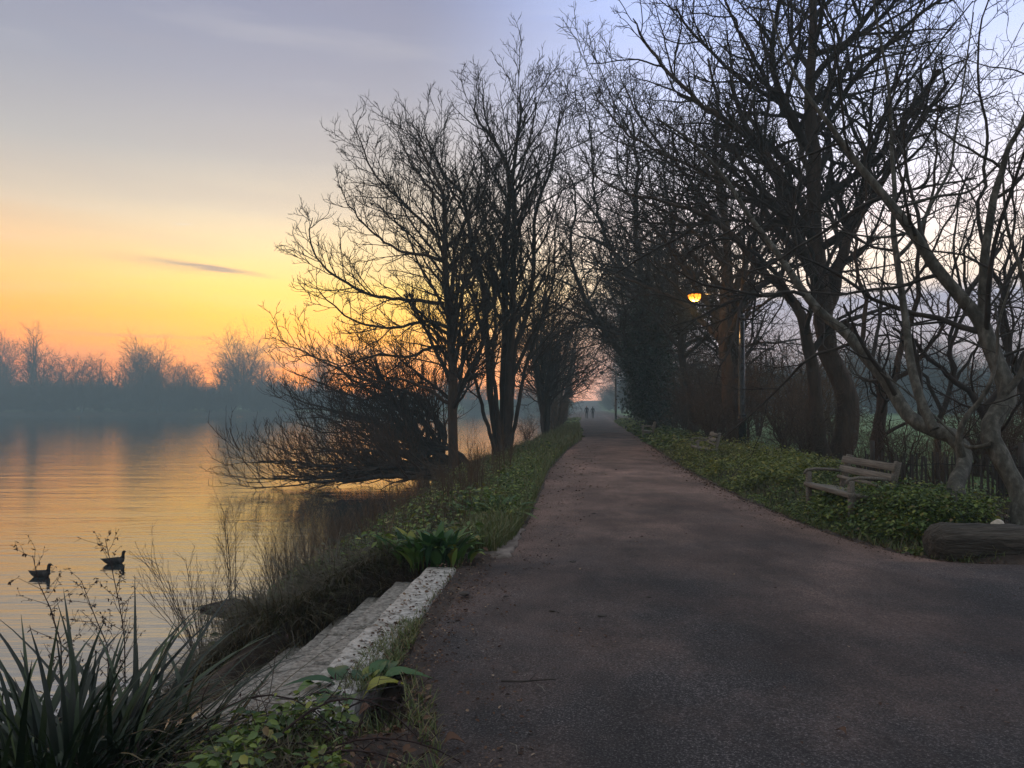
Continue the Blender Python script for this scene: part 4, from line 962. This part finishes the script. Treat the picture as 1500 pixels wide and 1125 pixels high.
# rough meadow grass seen between the trunks
b6_ = region(g, 9000, 12, 45, lambda y: pr(y)+2.6, lambda y: pr(y)+15); n = len(b6_)
v, q = blades(g, b6_, g.uniform(.05, .2, n), .02, g.uniform(0, 6.28, n), g.uniform(.2, .9, n), g.uniform(0, .4, n), 2)
link('meadow_grass', np_mesh('meadow_grass', v, [q]), M['grass'], None, label='green meadow grass behind the right-hand trees', cat='grass', kind='stuff')
# river bank: dry grass, dead stems
bk = region(g, 26000, 8.1, 42, lambda y: xw(y)-.15, lambda y: pl(y)-.3-np.clip((y-9)*.09, 0, 1.2)); bk = bk[bk[:, 2] > -1.24]; n = len(bk); fs_ = np.clip(bk[:, 1]/11, 1, 3)
v1 = blades(g, bk, g.uniform(.10, .36, n), .007*fs_, g.uniform(0, 6.28, n), g.uniform(.2, 1.1, n), g.uniform(.1, .6, n), 4)
bk2 = region(g, 7000, 2.6, 4.4, lambda y: xw(y)-.1, lambda y: pl(y)-.45); n = len(bk2)
v2 = blades(g, bk2, g.uniform(.05, .22, n), .006, g.uniform(0, 6.28, n), g.uniform(.3, 1.3, n), g.uniform(.1, .7, n), 4)
v, f = merge([v1, v2])
link('dry_grass', np_mesh('dry_grass', v, f), M['dry_grass'], None, label='matted dry grass covering the river bank', cat='grass', kind='stuff')
bw = region(g, 2600, 8.2, 34, lambda y: xw(y)+.1, lambda y: pl(y)-.2); v, q = stems_leaves(g, bw, .05, .4, 8, .07, .14)
link('bank_weeds', np_mesh('bank_weeds', v, [q], False), M['verge_leaf'], None, label='scattered green weeds on the river bank', cat='weeds', kind='stuff')
fg_ = region(g, 1500, 2.7, 5.2, lambda y: pl(y)-2.0, lambda y: pl(y)-.25); fg_ = clumped(g, fg_, 3.1, -.25, 6); v, q = stems_leaves(g, fg_, .03, .24, 10, .045, .1)
link('corner_weeds', np_mesh('corner_weeds', v, [q], False), M['verge_leaf'], None, label='small green weeds among the litter at the bottom left of the path', cat='weeds', kind='stuff')
cw_ = region(g, 9000, 7.3, 8.8, lambda y: xw(y)-.1, lambda y: xe(y)-.15-np.clip((8.1-y)*1.4, 0, 1.2)); n = len(cw_)
v, q = blades(g, cw_, g.uniform(.15, .45, n), .007, g.uniform(2.6, 6.0, n), g.uniform(.3, 1.4, n), g.uniform(.3, .9, n), 5)
link('dry_grass', np_mesh('dry_grass', v, [q]), M['dry_grass'], None, label='drooping dry grass along the far end of the steps', cat='grass', kind='stuff')
# dead leaves and crumbs on path and verges
lp = np.concatenate([region(g, 1500, 3.0, 34, lambda y: pl(y)-.1, lambda y: pl(y)+np.clip(.5+y*.03, .5, 1.2)), region(g, 5200, 7.7, 40, lambda y: pr(y)-.1-.55*g.random(len(y))**2.2, lambda y: np.minimum(pr(y), 6.5)+.15),
                     region(g, 260, 3.2, 30, lambda y: pl(y), lambda y: np.minimum(pr(y), 5.5)), clumped(g, region(g, 2600, 4.5, 24, lambda y: pl(y)+.1, lambda y: pl(y)+2.0), 2.4, .42, 13)]); lp[:, 2] = np.where((lp[:, 0] > pl(lp[:, 1])) & (lp[:, 0] < pr(lp[:, 1])), .047, lp[:, 2]+.015)
edge_ = np.minimum(lp[:, 0]-pl(lp[:, 1]), pr(lp[:, 1])-lp[:, 0]); lp[:, 2] = np.where(edge_ > 0, .016+.03*np.clip(edge_/1.2, 0, 1)+.006, lp[:, 2])
v1 = leaves(g, lp, g.uniform(.008, .032, len(lp))*np.clip(lp[:, 1]/9, 1, 2), (.3, .25))
st_ = region(g, 1500, 4.4, 8.3, lambda y: xe(y)+.0, lambda y: xe(y)+.38); st_[:, 2] = .05; vs_ = leaves(g, st_, g.uniform(.006, .028, len(st_)), (.5, .3))
fl_ = region(g, 2200, 2.7, 4.7, lambda y: pl(y)-1.6, lambda y: pl(y)+.12); fl_[:, 2] += .02; v2 = leaves(g, fl_, g.uniform(.012, .055, len(fl_)), (.5, .4))
fb2 = region(g, 5000, 8.2, 40, lambda y: xw(y)+.3, lambda y: pl(y)); fb2[:, 2] += .03; v3 = leaves(g, fb2, g.uniform(.03, .09, len(fb2)), (.6, .5))
fb3 = region(g, 4500, 8.4, 40, lambda y: pr(y)+.05, lambda y: pr(y)+5); fb3[:, 2] += .02; v4 = leaves(g, fb3, g.uniform(.04, .1, len(fb3)), (.6, .5))
v, f = merge([v1, v2, v3, v4, vs_])
link('leaf_litter', np_mesh('leaf_litter', v, f, False), M['litter'], None, label='brown dead leaves and crumbs strewn over path and verges', cat='leaf litter', kind='stuff')
# dark bits laid along inner tread edges in place of riser shadow lines
mo = []
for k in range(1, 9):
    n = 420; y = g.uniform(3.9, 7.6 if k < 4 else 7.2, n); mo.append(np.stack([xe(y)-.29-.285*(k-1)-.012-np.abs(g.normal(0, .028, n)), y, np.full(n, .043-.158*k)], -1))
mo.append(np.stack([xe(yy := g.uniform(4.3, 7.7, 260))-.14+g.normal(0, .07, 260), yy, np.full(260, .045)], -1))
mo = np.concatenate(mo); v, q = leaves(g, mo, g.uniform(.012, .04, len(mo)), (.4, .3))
link('step_shade_litter', np_mesh('step_shade_litter', v, [q], False), M['litter'], None, label='dark bits standing in for shadow lines along the steps, with leaf crumbs on the top slab', cat='leaf litter', kind='stuff')
# fine dead stalks standing all over the bank
ds = region(g, 900, 8.3, 34, lambda y: xw(y)-.1, lambda y: pl(y)-.5-np.clip((y-9)*.06, 0, 1)); ds = ds[ds[:, 2] > -1.3]
P0 = []; R0 = []
for b in ds:
    h = g.uniform(.25, .75); a_ = g.uniform(0, 6.28); l_ = g.uniform(0, .45)*h; tt = np.linspace(0, 1, 6)
    P0.append(np.stack([b[0]+math.cos(a_)*l_*tt**1.5, b[1]+math.sin(a_)*l_*tt**1.5, b[2]-.03+h*tt], -1)); R0.append(np.linspace(.005, .002, 6)*max(1, b[1]/22))
P0 = np.array(P0); R0 = np.array(R0); v1 = tubes(P0, R0, 3)
Q, RQ = spawn(g, P0, R0, den=7, tmin=.35, ang=(20, 50), lr=.35, la=(.06, .4), fall=.3, rr=.8, S=4, wob=.15, trop=.08, rmin=.0022); v2 = tubes(Q, RQ, 3)
v, f = merge([v1, v2]); link('dead_stalks', np_mesh('dead_stalks', v, f), M['dead_stem'], None, label='thin brown dead stalks standing over the river bank', cat='stalks', kind='stuff')

# single plants
def plant(name, parts, base, mat, label, cat, group=None, smooth=True):
    v, f = merge(parts); o = link(name, np_mesh(name, v-np.array(base), f, smooth), mat, None, label=label, cat=cat, group=group); o.location = base; return o
def sedge(x, y, n, h, w, label, spread=.25, mat='sedge', seed=0):
    g = np.random.default_rng(200+seed); z = gz(x, y)
    b = np.stack([x+g.normal(0, spread*.6, n), y+g.normal(0, spread*.6, n), np.full(n, z-.03)], -1)
    az = np.arctan2(b[:, 1]-y, b[:, 0]-x)+g.normal(0, .7, n)
    plant('sedge_clump', [blades(g, b, h*g.uniform(.55, 1.1, n), w*g.uniform(.7, 1.2, n), az, g.uniform(.15, 1.15, n), g.uniform(.15, .9, n), 8, .3, twist=.3)], (x, y, z), M[mat], label, 'sedge')
sedge(-2.15, 3.75, 750, 1.12, .040, 'large dark strap-leaved sedge clump filling the bottom left corner', .42, seed=1)
sedge(-2.75, 4.5, 520, 1.05, .034, 'strap-leaved sedge clump behind the large one, at the left photo edge', .4, seed=2)
sedge(-1.85, 4.1, 320, .6, .016, 'short ragged sedge tuft right of the large corner clump', .3, seed=3)
sedge(-1.72, 9.6, 330, .62, .016, 'dark green strappy tuft on the bank above the pale plank', .2, seed=4)
sedge(-2.2, 7.55, 700, .55, .011, 'brownish drooping tuft overhanging the middle of the steps', .34, 'dry_grass', 5)
sedge(-2.75, 8.5, 620, .62, .010, 'brownish drooping tuft between the board and the steps', .35, 'dry_grass', 6)
sedge(-1.9, 8.6, 520, .65, .011, 'broad dry tuft on the bank at the far end of the steps', .42, 'dry_grass', 7)
for k, (x_, y_, h_) in enumerate([(-1.78, 7.0, .62), (-1.98, 6.4, .55)]):
    sedge(x_, y_, 420, h_, .010, 'ragged dry grass tuft rooted on the lower steps, ' + ['the farther', 'the nearer'][k] + ' of two', .2, 'dry_grass', 20+k)
sedge(-1.32, 7.72, 200, .42, .013, 'dark green strappy tuft at the far end of the second step', .12, seed=31)
sedge(-1.68, 7.5, 240, .48, .013, 'dark green strappy tuft at the far end of the third step', .14, seed=32)
def broad(x, y, z, n, L, w, label, seed, spread=.12, lean=(.3, 1.2), name='broad_leaved_plant', droop=(.2, .8)):
    g = np.random.default_rng(300+seed); b = np.stack([x+g.normal(0, spread, n), y+g.normal(0, spread, n), np.full(n, z)], -1)
    az = np.arctan2(b[:, 1]-y, b[:, 0]-x)+g.normal(0, .6, n)
    plant(name, [blades(g, b, L*g.uniform(.55, 1.1, n), w*g.uniform(.6, 1.15, n), az, g.uniform(*lean, n), g.uniform(*droop, n), 9, .35, 'leaf', .15)], (x, y, z), M['big_leaf'], label, 'plant')
broad(-.80, 8.05, -.04, 130, .52, .11, 'lush bright green broad-leaved plant at the far end of the steps', 1, .16, (.15, .75), droop=(.15, .6))
broad(-.28, 10.9, -.02, 60, .48, .13, 'bright green broad-leaved plant beyond the flat paving slab', 2, .14)
broad(-.62, 11.2, -.08, 24, .40, .10, 'smaller yellowish broad-leaved plant left of the one beyond the slab', 3, .1)
broad(-1.22, 4.15, gz(-1.22, 4.15)+.02, 24, .25, .13, 'dark green large-leaved plant just below the near end of the steps', 4, .14, (.7, 1.6), droop=(.5, 1.0))
broad(-1.52, 3.85, gz(-1.52, 3.85)+.05, 22, .27, .11, 'glossy green drooping large-leaved plant left of the corner weeds', 5, .14, (.6, 1.5), droop=(.4, .9))
broad(-1.02, 3.75, gz(-1.02, 3.75)+.01, 16, .15, .07, 'small yellow-green leafy plant at the bottom near the path edge', 6, .05, (.7, 1.6))
broad(-.86, 4.35, .0, 11, .22, .13, 'dark flattened leafy plant at the near corner of the top slab', 7, .08, (1.0, 1.8), droop=(.6, 1.0))

def twiggy(seed, stems, levels, leaf=0, leafsize=.02):
    g = np.random.default_rng(seed); (tv, tf), (cv, cf) = grow(g, stems, levels, 12, 5)
    parts = [(tv, tf[0]), (cv, cf[0])]
    if leaf:
        idx = g.integers(0, len(cv), leaf); parts.append(leaves(g, cv[idx], leafsize*g.uniform(.5, 1.3, leaf), (.5, 1.2), asp=.4))
    return parts
MUG = [dict(den=22, tmin=.3, ang=(35, 65), lr=.16, la=(.04, .22), fall=.5, rr=.7, S=4, wob=.12, trop=.12, rmin=.0018, sides=3), dict(den=14, tmin=.3, ang=(30, 60), lr=.4, la=(.02, .07), fall=.3, rr=.7, S=3, wob=.1, trop=.1, rmin=.0014, sides=3)]
mugs = [((-2.62, 4.95, -.85), [(52, 812), (70, 880), (95, 935)], 5.0, 'dead seedy weed stalk rising in front of the left duck'), ((-2.3, 5.1, -.85), [(124, 850), (145, 905), (165, 965)], 5.2, 'dead seedy weed stalk between the two ducks, leaning left'),
        ((-2.28, 5.2, -.9), [(157, 787), (172, 850), (186, 920), (189, 985)], 5.25, 'tallest dead seedy weed stalk, rising in front of the right duck')]
for k, (b, pxs, d, lab) in enumerate(mugs):
    st = [[W(a_, b_, d) for a_, b_ in reversed(pxs)]]; st[0] = [(st[0][0][0]+.03, st[0][0][1], gz(st[0][0][0], st[0][0][1])-.1)]+st[0]
    base = (st[0][0][0], st[0][0][1], st[0][0][2])
    plant('dead_weed', twiggy(400+k, [(st[0], (.0055, .002))], MUG, 420, .024), base, M['dark_stalk'], lab, 'weed')
FAN = [dict(den=9, tmin=.3, ang=(12, 35), lr=.4, la=(.1, .5), fall=.3, rr=.7, S=5, wob=.1, trop=.05, rmin=.0022, sides=3), dict(den=9, tmin=.3, ang=(20, 45), lr=.4, la=(.04, .2), fall=.3, rr=.7, S=4, wob=.12, trop=.05, rmin=.0018, sides=3)]
def fan(seed, x, y, H, n, spread, label, mat='dark_stalk', lean=(0, 0), group=None, rad=.005):
    g = np.random.default_rng(seed); z = max(gz(x, y), -1.25)-.05; st = []
    for k in range(n):
        az = g.uniform(0, 6.28); o = spread*g.uniform(.2, 1.1)*H; h = H*g.uniform(.55, 1.05)
        st.append(([(x+math.cos(az)*(o*t_**1.3+.05)+lean[0]*t_*h, y+math.sin(az)*(o*t_**1.3*.7+.05)+lean[1]*t_*h, z+h*t_) for t_ in (0, .25, .5, .75, 1)], (rad, .002)))
    return plant('dead_shrub', twiggy(seed, st, FAN), (x, y, z), M[mat], label, 'dead shrub', group)
fan(421, -3.55, 8.9, 1.15, 22, .42, 'fan of fine dead stems by the water left of the pointed board', lean=(-.2, 0))
fan(422, -3.25, 9.3, .7, 16, .5, 'low dead fan of stems at the foot of the pointed board')
fan(423, -3.62, 10.2, 1.5, 5, .12, 'tall thin upright dead stalks behind the pointed board', rad=.007)
fan(424, -3.1, 10.3, 1.05, 9, .35, 'sparse dead stems on the bank right of the pointed board', lean=(.1, 0))
fan(425, -2.75, 4.9, .8, 16, .45, 'low spray of dead stems behind the corner sedges', 'dark_stalk')
g = np.random.default_rng(430)
pro = None
for k, (x, y, s, rz) in enumerate([(-3.4, 11.4, 1.0, 0), (-3.6, 12.6, 1.0, 1), (-3.2, 13.4, 1.1, 2), (-3.7, 14.2, 1.0, 3), (-3.4, 15.2, 1.15, 4), (-3.0, 16, 1.0, 5), (-3.6, 16.8, 1.1, .5), (-3.3, 18.2, 1.2, 1.5), (-2.9, 19.4, 1.1, 2.5), (-3.2, 20.6, 1.2, 3.5), (-2.6, 22, 1.2, 4.5), (-2.2, 24, 1.2, 5.5), (-2.4, 13, .9, 2.2), (-2.1, 14.6, .9, 1.2), (-2.3, 17.2, 1.0, .2), (-1.7, 19.5, 1.0, 4.2)]):
    if k == 0:
        pro = fan(431, x, y, .72, 26, .5, 'brown dead shrub in the tangle along the waterline of the near bank', 'dead_stem', group='dead shrubs along the near waterline', rad=.006); o = pro
    else:
        o = pro.copy(); col.objects.link(o)
    o.location = (x, y, max(gz(x, y), -1.25)-.05); o.rotation_euler = (0, 0, rz); o.scale = (s, s, s*g.uniform(.8, 1.15))
for k, (x, y, s) in enumerate([(-.75, 12.6, 1), (-.6, 13.6, 1.1), (-1.1, 13.3, 1), (-.3, 15.5, 1.1), (-.8, 16, 1.2), (-.1, 18, 1.1)]):
    if k == 0: pro2 = fan(440, x, y, .95, 16, .14, 'upright bunch of tall brown dead stalks at the top of the bank', 'dead_stem', group='bunches of tall dead stalks at the top of the bank', rad=.006); o = pro2
    else: o = pro2.copy(); col.objects.link(o)
    o.location = (x, y, gz(x, y)-.05); o.rotation_euler = (0, 0, k*1.3); o.scale = (s, s, s)
# bramble tangle in the foreground
g = np.random.default_rng(450); st = []
for k in range(64):
    x0 = g.uniform(-2.1, -.95); y0 = g.uniform(3.2, 4.7); z0_ = gz(x0, y0); a_ = g.uniform(0, 6.28); L = g.uniform(.5, 1.2); h = g.uniform(.12, .38)
    st.append(([(x0+math.cos(a_)*L*t_, y0+math.sin(a_)*L*t_*.6, z0_-.03+h*4*t_*(1-t_)*.9+(gz(x0+math.cos(a_)*L, y0+math.sin(a_)*L*.6)-z0_)*t_) for t_ in (0, .25, .5, .75, 1)], (.0065, .0025)))
BR = [dict(den=8, tmin=.1, ang=(30, 75), lr=.28, la=(.05, .3), fall=.3, rr=.7, S=4, wob=.2, trop=.03, rmin=.0016, sides=3), dict(den=9, tmin=.1, ang=(30, 75), lr=.4, la=(.03, .12), fall=.3, rr=.7, S=3, wob=.2, trop=.03, rmin=.0013, sides=3)]
plant('bramble', twiggy(451, st, BR, 1100, .035), (-1.5, 3.9, gz(-1.5, 3.9)), M['dark_stalk'], 'dark tangled bramble in front of the steps at the bottom left', 'bramble')
# odd bits on the path
def twig(pts, r, label, mat='wood_dark', seed=0):
    g = np.random.default_rng(500+seed); p = [(x, y, z) for x, y, z in pts]; V, q = tubes(np.array([p]), np.linspace(r, r*.5, len(p))[None], 6)
    parts = [(V, q)]; out = spawn(g, np.array([p]), np.linspace(r, r*.5, len(p))[None], den=9, tmin=.3, ang=(20, 45), lr=.3, la=(.03, .1), S=4, wob=.1, trop=0, rmin=.0015)
    if out is not None and r > .005:
        Q, RQ = out; Q[:, :, 2] = np.maximum(Q[:, :, 2], p[0][2]-.002); parts.append(tubes(Q, RQ, 4))
    v, f = merge(parts); link('fallen_twig', np_mesh('fallen_twig', v, f), M[mat], None, label=label, cat='twig')
twig([(-.06, 4.42, .052), (.06, 4.40, .056), (.16, 4.43, .054), (.25, 4.45, .052)], .007, 'dark twig lying on the path in the foreground', seed=1)
twig([(.14, 4.36, .055), (.165, 4.30, .06), (.18, 4.26, .052)], .003, 'short pale straw lying by the dark twig on the path', 'wood_pale', 2)
twig([(-.01, 3.62, .048), (.02, 3.58, .055), (.025, 3.5, .05)], .003, 'bent pale straw near the bottom edge of the path', 'wood_pale', 3)
def dead_leaf(x, y, L, rz, label, mat, seed, zz=.045):
    g = np.random.default_rng(seed); b = np.array([[x, y, zz]])
    plant('fallen_leaf', [blades(g, b, L, L*.7, np.array([rz]), 1.0, .97, 8, .5, 'leaf')], (x, y, zz), M[mat], label, 'leaf')
dead_leaf(-.32, 3.62, .11, .2, 'curled brown dead leaf at the bottom edge of the path', 'litter', 31, .03)
dead_leaf(1.58, 3.7, .06, 2.2, 'lone small pale leaf on the open path at bottom right', 'litter', 37, .05)
dead_leaf(-.72, 4.05, .09, 4.0, 'pale dead leaf among the grass below the top slab', 'litter', 40, .03)
g = np.random.default_rng(520)
for k, (pxx, pyy, s) in enumerate([(882, 900, .035), (808, 893, .024), (869, 752, .03), (948, 873, .02), (680, 868, .05), (838, 822, .03), (742, 872, .02)]):
    d = 1.56*1133/(pyy-596); x = (pxx-750)/F*d
    pebble('soil_clod', (x, d, .045), (s*1.1, s*.8, s*.3), 520+k, M['wood_dark'], label='small dark clod of mud lying on the path', cat='clod', group='mud clods on the path')
# ------------------------------------------------------------------ sky, sun, mist, lamp light
wd = bpy.data.worlds.new('World'); sc.world = wd; wd.use_nodes = True
t = wd.node_tree; bg = t.nodes['Background']; wo = t.nodes['World Output']
tc = node(t, 'ShaderNodeTexCoord'); sp = node(t, 'ShaderNodeSeparateXYZ'); t.links.new(tc.outputs['Generated'], sp.inputs[0])
def mth(op, a, b=None, clamp=False):
    n = node(t, 'ShaderNodeMath', operation=op); n.use_clamp = clamp
    for i, v in enumerate((a, b)):
        if v is None: continue
        if isinstance(v, (int, float)): n.inputs[i].default_value = v
        else: t.links.new(v, n.inputs[i])
    return n.outputs[0]
def lin1(c): c /= 255.; return c/12.92 if c <= .04045 else ((c+.055)/1.055)**2.4
HAZE_K = .0018; BOX_TOP = 31.0; HAZE_COL = (.68, .95, 1.0)
INS = np.array([.17, .29, .34])
def sky_stop(el, rgb):
    """sky colour wanted at an elevation, with the dimming of the mist between divided out"""
    L = min(430., 29./max(math.sin(R(el)), .01)); T = math.exp(-HAZE_K*L)
    want = np.array([lin1(c) for c in rgb]); c = np.maximum((want-INS*(1-T))/T, want*.25)
    return (math.sqrt(max(math.sin(R(el)), 0)), tuple(c*.25))
S_sun = [(0, (244, 172, 84)), (2.5, (250, 172, 70)), (4.2, (254, 188, 72)), (6.3, (255, 206, 92)), (8.6, (253, 223, 134)), (11, (240, 219, 170)), (13.5, (220, 208, 184)), (17, (186, 184, 180)), (22, (160, 163, 176)), (28, (139, 145, 170)), (40, (185, 190, 208)), (90, (244, 247, 250))]
S_left = [(0, (232, 140, 74)), (2.5, (242, 148, 72)), (4.2, (251, 164, 76)), (6.3, (253, 182, 104)), (8.6, (249, 196, 132)), (11, (232, 196, 155)), (13.5, (206, 192, 174)), (17, (179, 178, 177)), (22, (154, 158, 172)), (28, (136, 142, 167)), (40, (185, 190, 208)), (90, (244, 247, 250))]
S_away = [(0, (175, 172, 176)), (4, (164, 167, 180)), (7.3, (158, 166, 188)), (8.4, (242, 224, 208)), (10, (247, 230, 216)), (13, (243, 230, 232)), (17, (224, 225, 243)), (22, (198, 209, 245)), (28, (172, 191, 242)), (40, (185, 192, 215)), (90, (244, 247, 250))]
fac = mth('POWER', mth('MAXIMUM', sp.outputs[2], 0), .5)
r1 = ramp(t, [sky_stop(*s) for s in S_sun], fac); r2 = ramp(t, [sky_stop(*s) for s in S_left], fac); r3 = ramp(t, [sky_stop(e_, [c_*1.07 for c_ in rgb_]) if 8 < e_ < 35 else sky_stop(e_, rgb_) for e_, rgb_ in S_away], fac)
az = mth('ARCTAN2', sp.outputs[0], sp.outputs[1])
def smooth(v, a, b):
    n = node(t, 'ShaderNodeMapRange', interpolation_type='SMOOTHSTEP'); t.links.new(v, n.inputs[0]); n.inputs[1].default_value = a; n.inputs[2].default_value = b; return n.outputs[0]
fl = smooth(az, R(-16), R(-36)); fa = smooth(az, R(-9), R(14))
def mix(f, a, b):
    n = node(t, 'ShaderNodeMix', data_type='RGBA')
    if isinstance(f, float): n.inputs[0].default_value = f
    else: t.links.new(f, n.inputs[0])
    for k, v in ((6, a), (7, b)):
        if isinstance(v, tuple): n.inputs[k].default_value = v
        else: t.links.new(v, n.inputs[k])
    return n.outputs[2]
skyc = mix(fl, r1.outputs[0], r2.outputs[0])
skyc = mix(fa, skyc, r3.outputs[0])
# dusk sky behind the viewer: duller
fb = smooth(sp.outputs[1], .2, -.6)
el = mth('ARCSINE', sp.outputs[2])
skyc = mix(mth('MULTIPLY', fb, .8), skyc, (.085, .09, .098, 1))
# thin cloud: one streak, and faint low bars by the horizon
cb = node(t, 'ShaderNodeCombineXYZ'); t.links.new(mth('MULTIPLY', az, 14), cb.inputs[0]); t.links.new(mth('MULTIPLY', el, 130), cb.inputs[1])
nz = node(t, 'ShaderNodeTexNoise'); nz.inputs['Scale'].default_value = 1.0; nz.inputs['Detail'].default_value = 5; t.links.new(cb.outputs[0], nz.inputs['Vector'])
def gauss(v): return mth('POWER', 2.718, mth('MULTIPLY', mth('MULTIPLY', v, v), -1))
def streak(az0, el0, w, h, slope, amp):
    u = mth('DIVIDE', mth('SUBTRACT', az, R(az0)), R(w)); dv = mth('ADD', mth('SUBTRACT', el, R(el0)), mth('MULTIPLY', mth('SUBTRACT', az, R(az0)), slope))
    dv = mth('ADD', dv, mth('MULTIPLY', mth('SUBTRACT', nz.outputs['Fac'], .5), R(.55)))
    return mth('MULTIPLY', mth('MULTIPLY', gauss(u), gauss(mth('DIVIDE', dv, R(h)))), amp)
cb2 = node(t, 'ShaderNodeCombineXYZ'); t.links.new(mth('MULTIPLY', az, 3), cb2.inputs[0]); t.links.new(mth('MULTIPLY', el, 26), cb2.inputs[1]); cb2.inputs[2].default_value = 4.2
nz2 = node(t, 'ShaderNodeTexNoise'); nz2.inputs['Scale'].default_value = 1.0; nz2.inputs['Detail'].default_value = 6; t.links.new(cb2.outputs[0], nz2.inputs['Vector'])
skyc = mix(mth('MULTIPLY', smooth(nz2.outputs['Fac'], .45, .75), .16), skyc, (.10, .09, .10, 1))
skyc = mix(mth('MULTIPLY', smooth(nz2.outputs['Fac'], .5, .25), .10), skyc, (.25, .23, .20, 1))
cm = mth('ADD', streak(-21.3, 9.55, 3.0, .15, .10, .8), streak(-24.0, 9.6, 3.8, .36, .08, .28))
cm = mth('ADD', cm, streak(-26, 4.75, 5, .12, .0, .3)); cm = mth('ADD', cm, streak(-15, 3.0, 5, .2, .0, .5)); cm = mth('ADD', cm, streak(-13, 4.1, 6, .16, .0, .45))
skyc = mix(mth('MINIMUM', cm, .8), skyc, (.085, .068, .075, 1))
ct = streak(-23.2, 12.3, .55, .045, .0, .35)
skyc = mix(ct, skyc, (.24, .22, .2, 1))
t.links.new(skyc, bg.inputs[0]); bg.inputs[1].default_value = 4.0
SUN_EL, SUN_AZ = 0.8, -10.5
ns = node(t, 'ShaderNodeTexSky', sky_type='NISHITA'); ns.sun_disc = False; ns.sun_elevation = R(SUN_EL); ns.sun_rotation = R(SUN_AZ); ns.altitude = 0
bg2 = node(t, 'ShaderNodeBackground'); t.links.new(ns.outputs[0], bg2.inputs[0]); bg2.inputs[1].default_value = .05
ad = node(t, 'ShaderNodeAddShader'); t.links.new(bg.outputs[0], ad.inputs[0]); t.links.new(bg2.outputs[0], ad.inputs[1]); t.links.new(ad.outputs[0], wo.inputs[0])
wd.cycles.sampling_method = 'MANUAL'; wd.cycles.sample_map_resolution = 512

sl = bpy.data.lights.new('sun', 'SUN'); so = bpy.data.objects.new('sun', sl); col.objects.link(so)
sl.energy = .35; sl.angle = R(.5); sl.color = (1, .62, .32)
dv = Vector((math.sin(R(SUN_AZ))*math.cos(R(SUN_EL)), math.cos(R(SUN_AZ))*math.cos(R(SUN_EL)), math.sin(R(SUN_EL))))
so.rotation_euler = dv.to_track_quat('Z', 'Y').to_euler(); so.location = (-40, 150, 30)

pl_ = bpy.data.lights.new('lamp_light', 'POINT'); po = bpy.data.objects.new('lamp_light', pl_); col.objects.link(po)
pl_.energy = 150; pl_.color = (1, .56, .22); pl_.shadow_soft_size = .12; po.location = (LAMP[0], LAMP[1], LAMP[2]-.32)

hm = bpy.data.materials.new('haze'); hm.use_nodes = True; ht = hm.node_tree; ht.nodes.remove(ht.nodes['Principled BSDF'])
pvn = node(ht, 'ShaderNodeVolumePrincipled'); pvn.inputs['Density'].default_value = HAZE_K; pvn.inputs['Color'].default_value = (*HAZE_COL, 1); pvn.inputs['Anisotropy'].default_value = .0
ht.links.new(pvn.outputs[0], ht.nodes['Material Output'].inputs['Volume'])
hb = np.array([(x, y, z) for z in (-4.2, BOX_TOP) for x, y in ((-450, -70), (450, -70), (450, 440), (-450, 440))], float)
hq = np.array([[3, 2, 1, 0], [4, 5, 6, 7], [0, 1, 5, 4], [1, 2, 6, 5], [2, 3, 7, 6], [3, 0, 4, 7]])
link('haze', np_mesh('haze', hb, [hq], False), hm, kind='stuff', label='thin blue evening mist hanging over river, path and meadow', cat='mist')

sc.view_settings.view_transform = 'Standard'; sc.view_settings.look = 'None'; sc.view_settings.gamma = 1; sc.view_settings.use_curve_mapping = False
sc.view_settings.exposure = 0.12
c = sc.cycles
c.max_bounces = 5; c.diffuse_bounces = 2; c.glossy_bounces = 2; c.transmission_bounces = 2; c.transparent_max_bounces = 4; c.volume_bounces = 0
c.use_denoising = True; c.denoiser = 'OPENIMAGEDENOISE'; c.denoising_input_passes = 'RGB_ALBEDO_NORMAL'; c.denoising_prefilter = 'ACCURATE'
c.caustics_reflective = False; c.caustics_refractive = False; c.sample_clamp_indirect = 6
c.use_adaptive_sampling = True; c.adaptive_threshold = .012
c.pixel_filter_type = 'BLACKMAN_HARRIS'; c.filter_width = 1.5
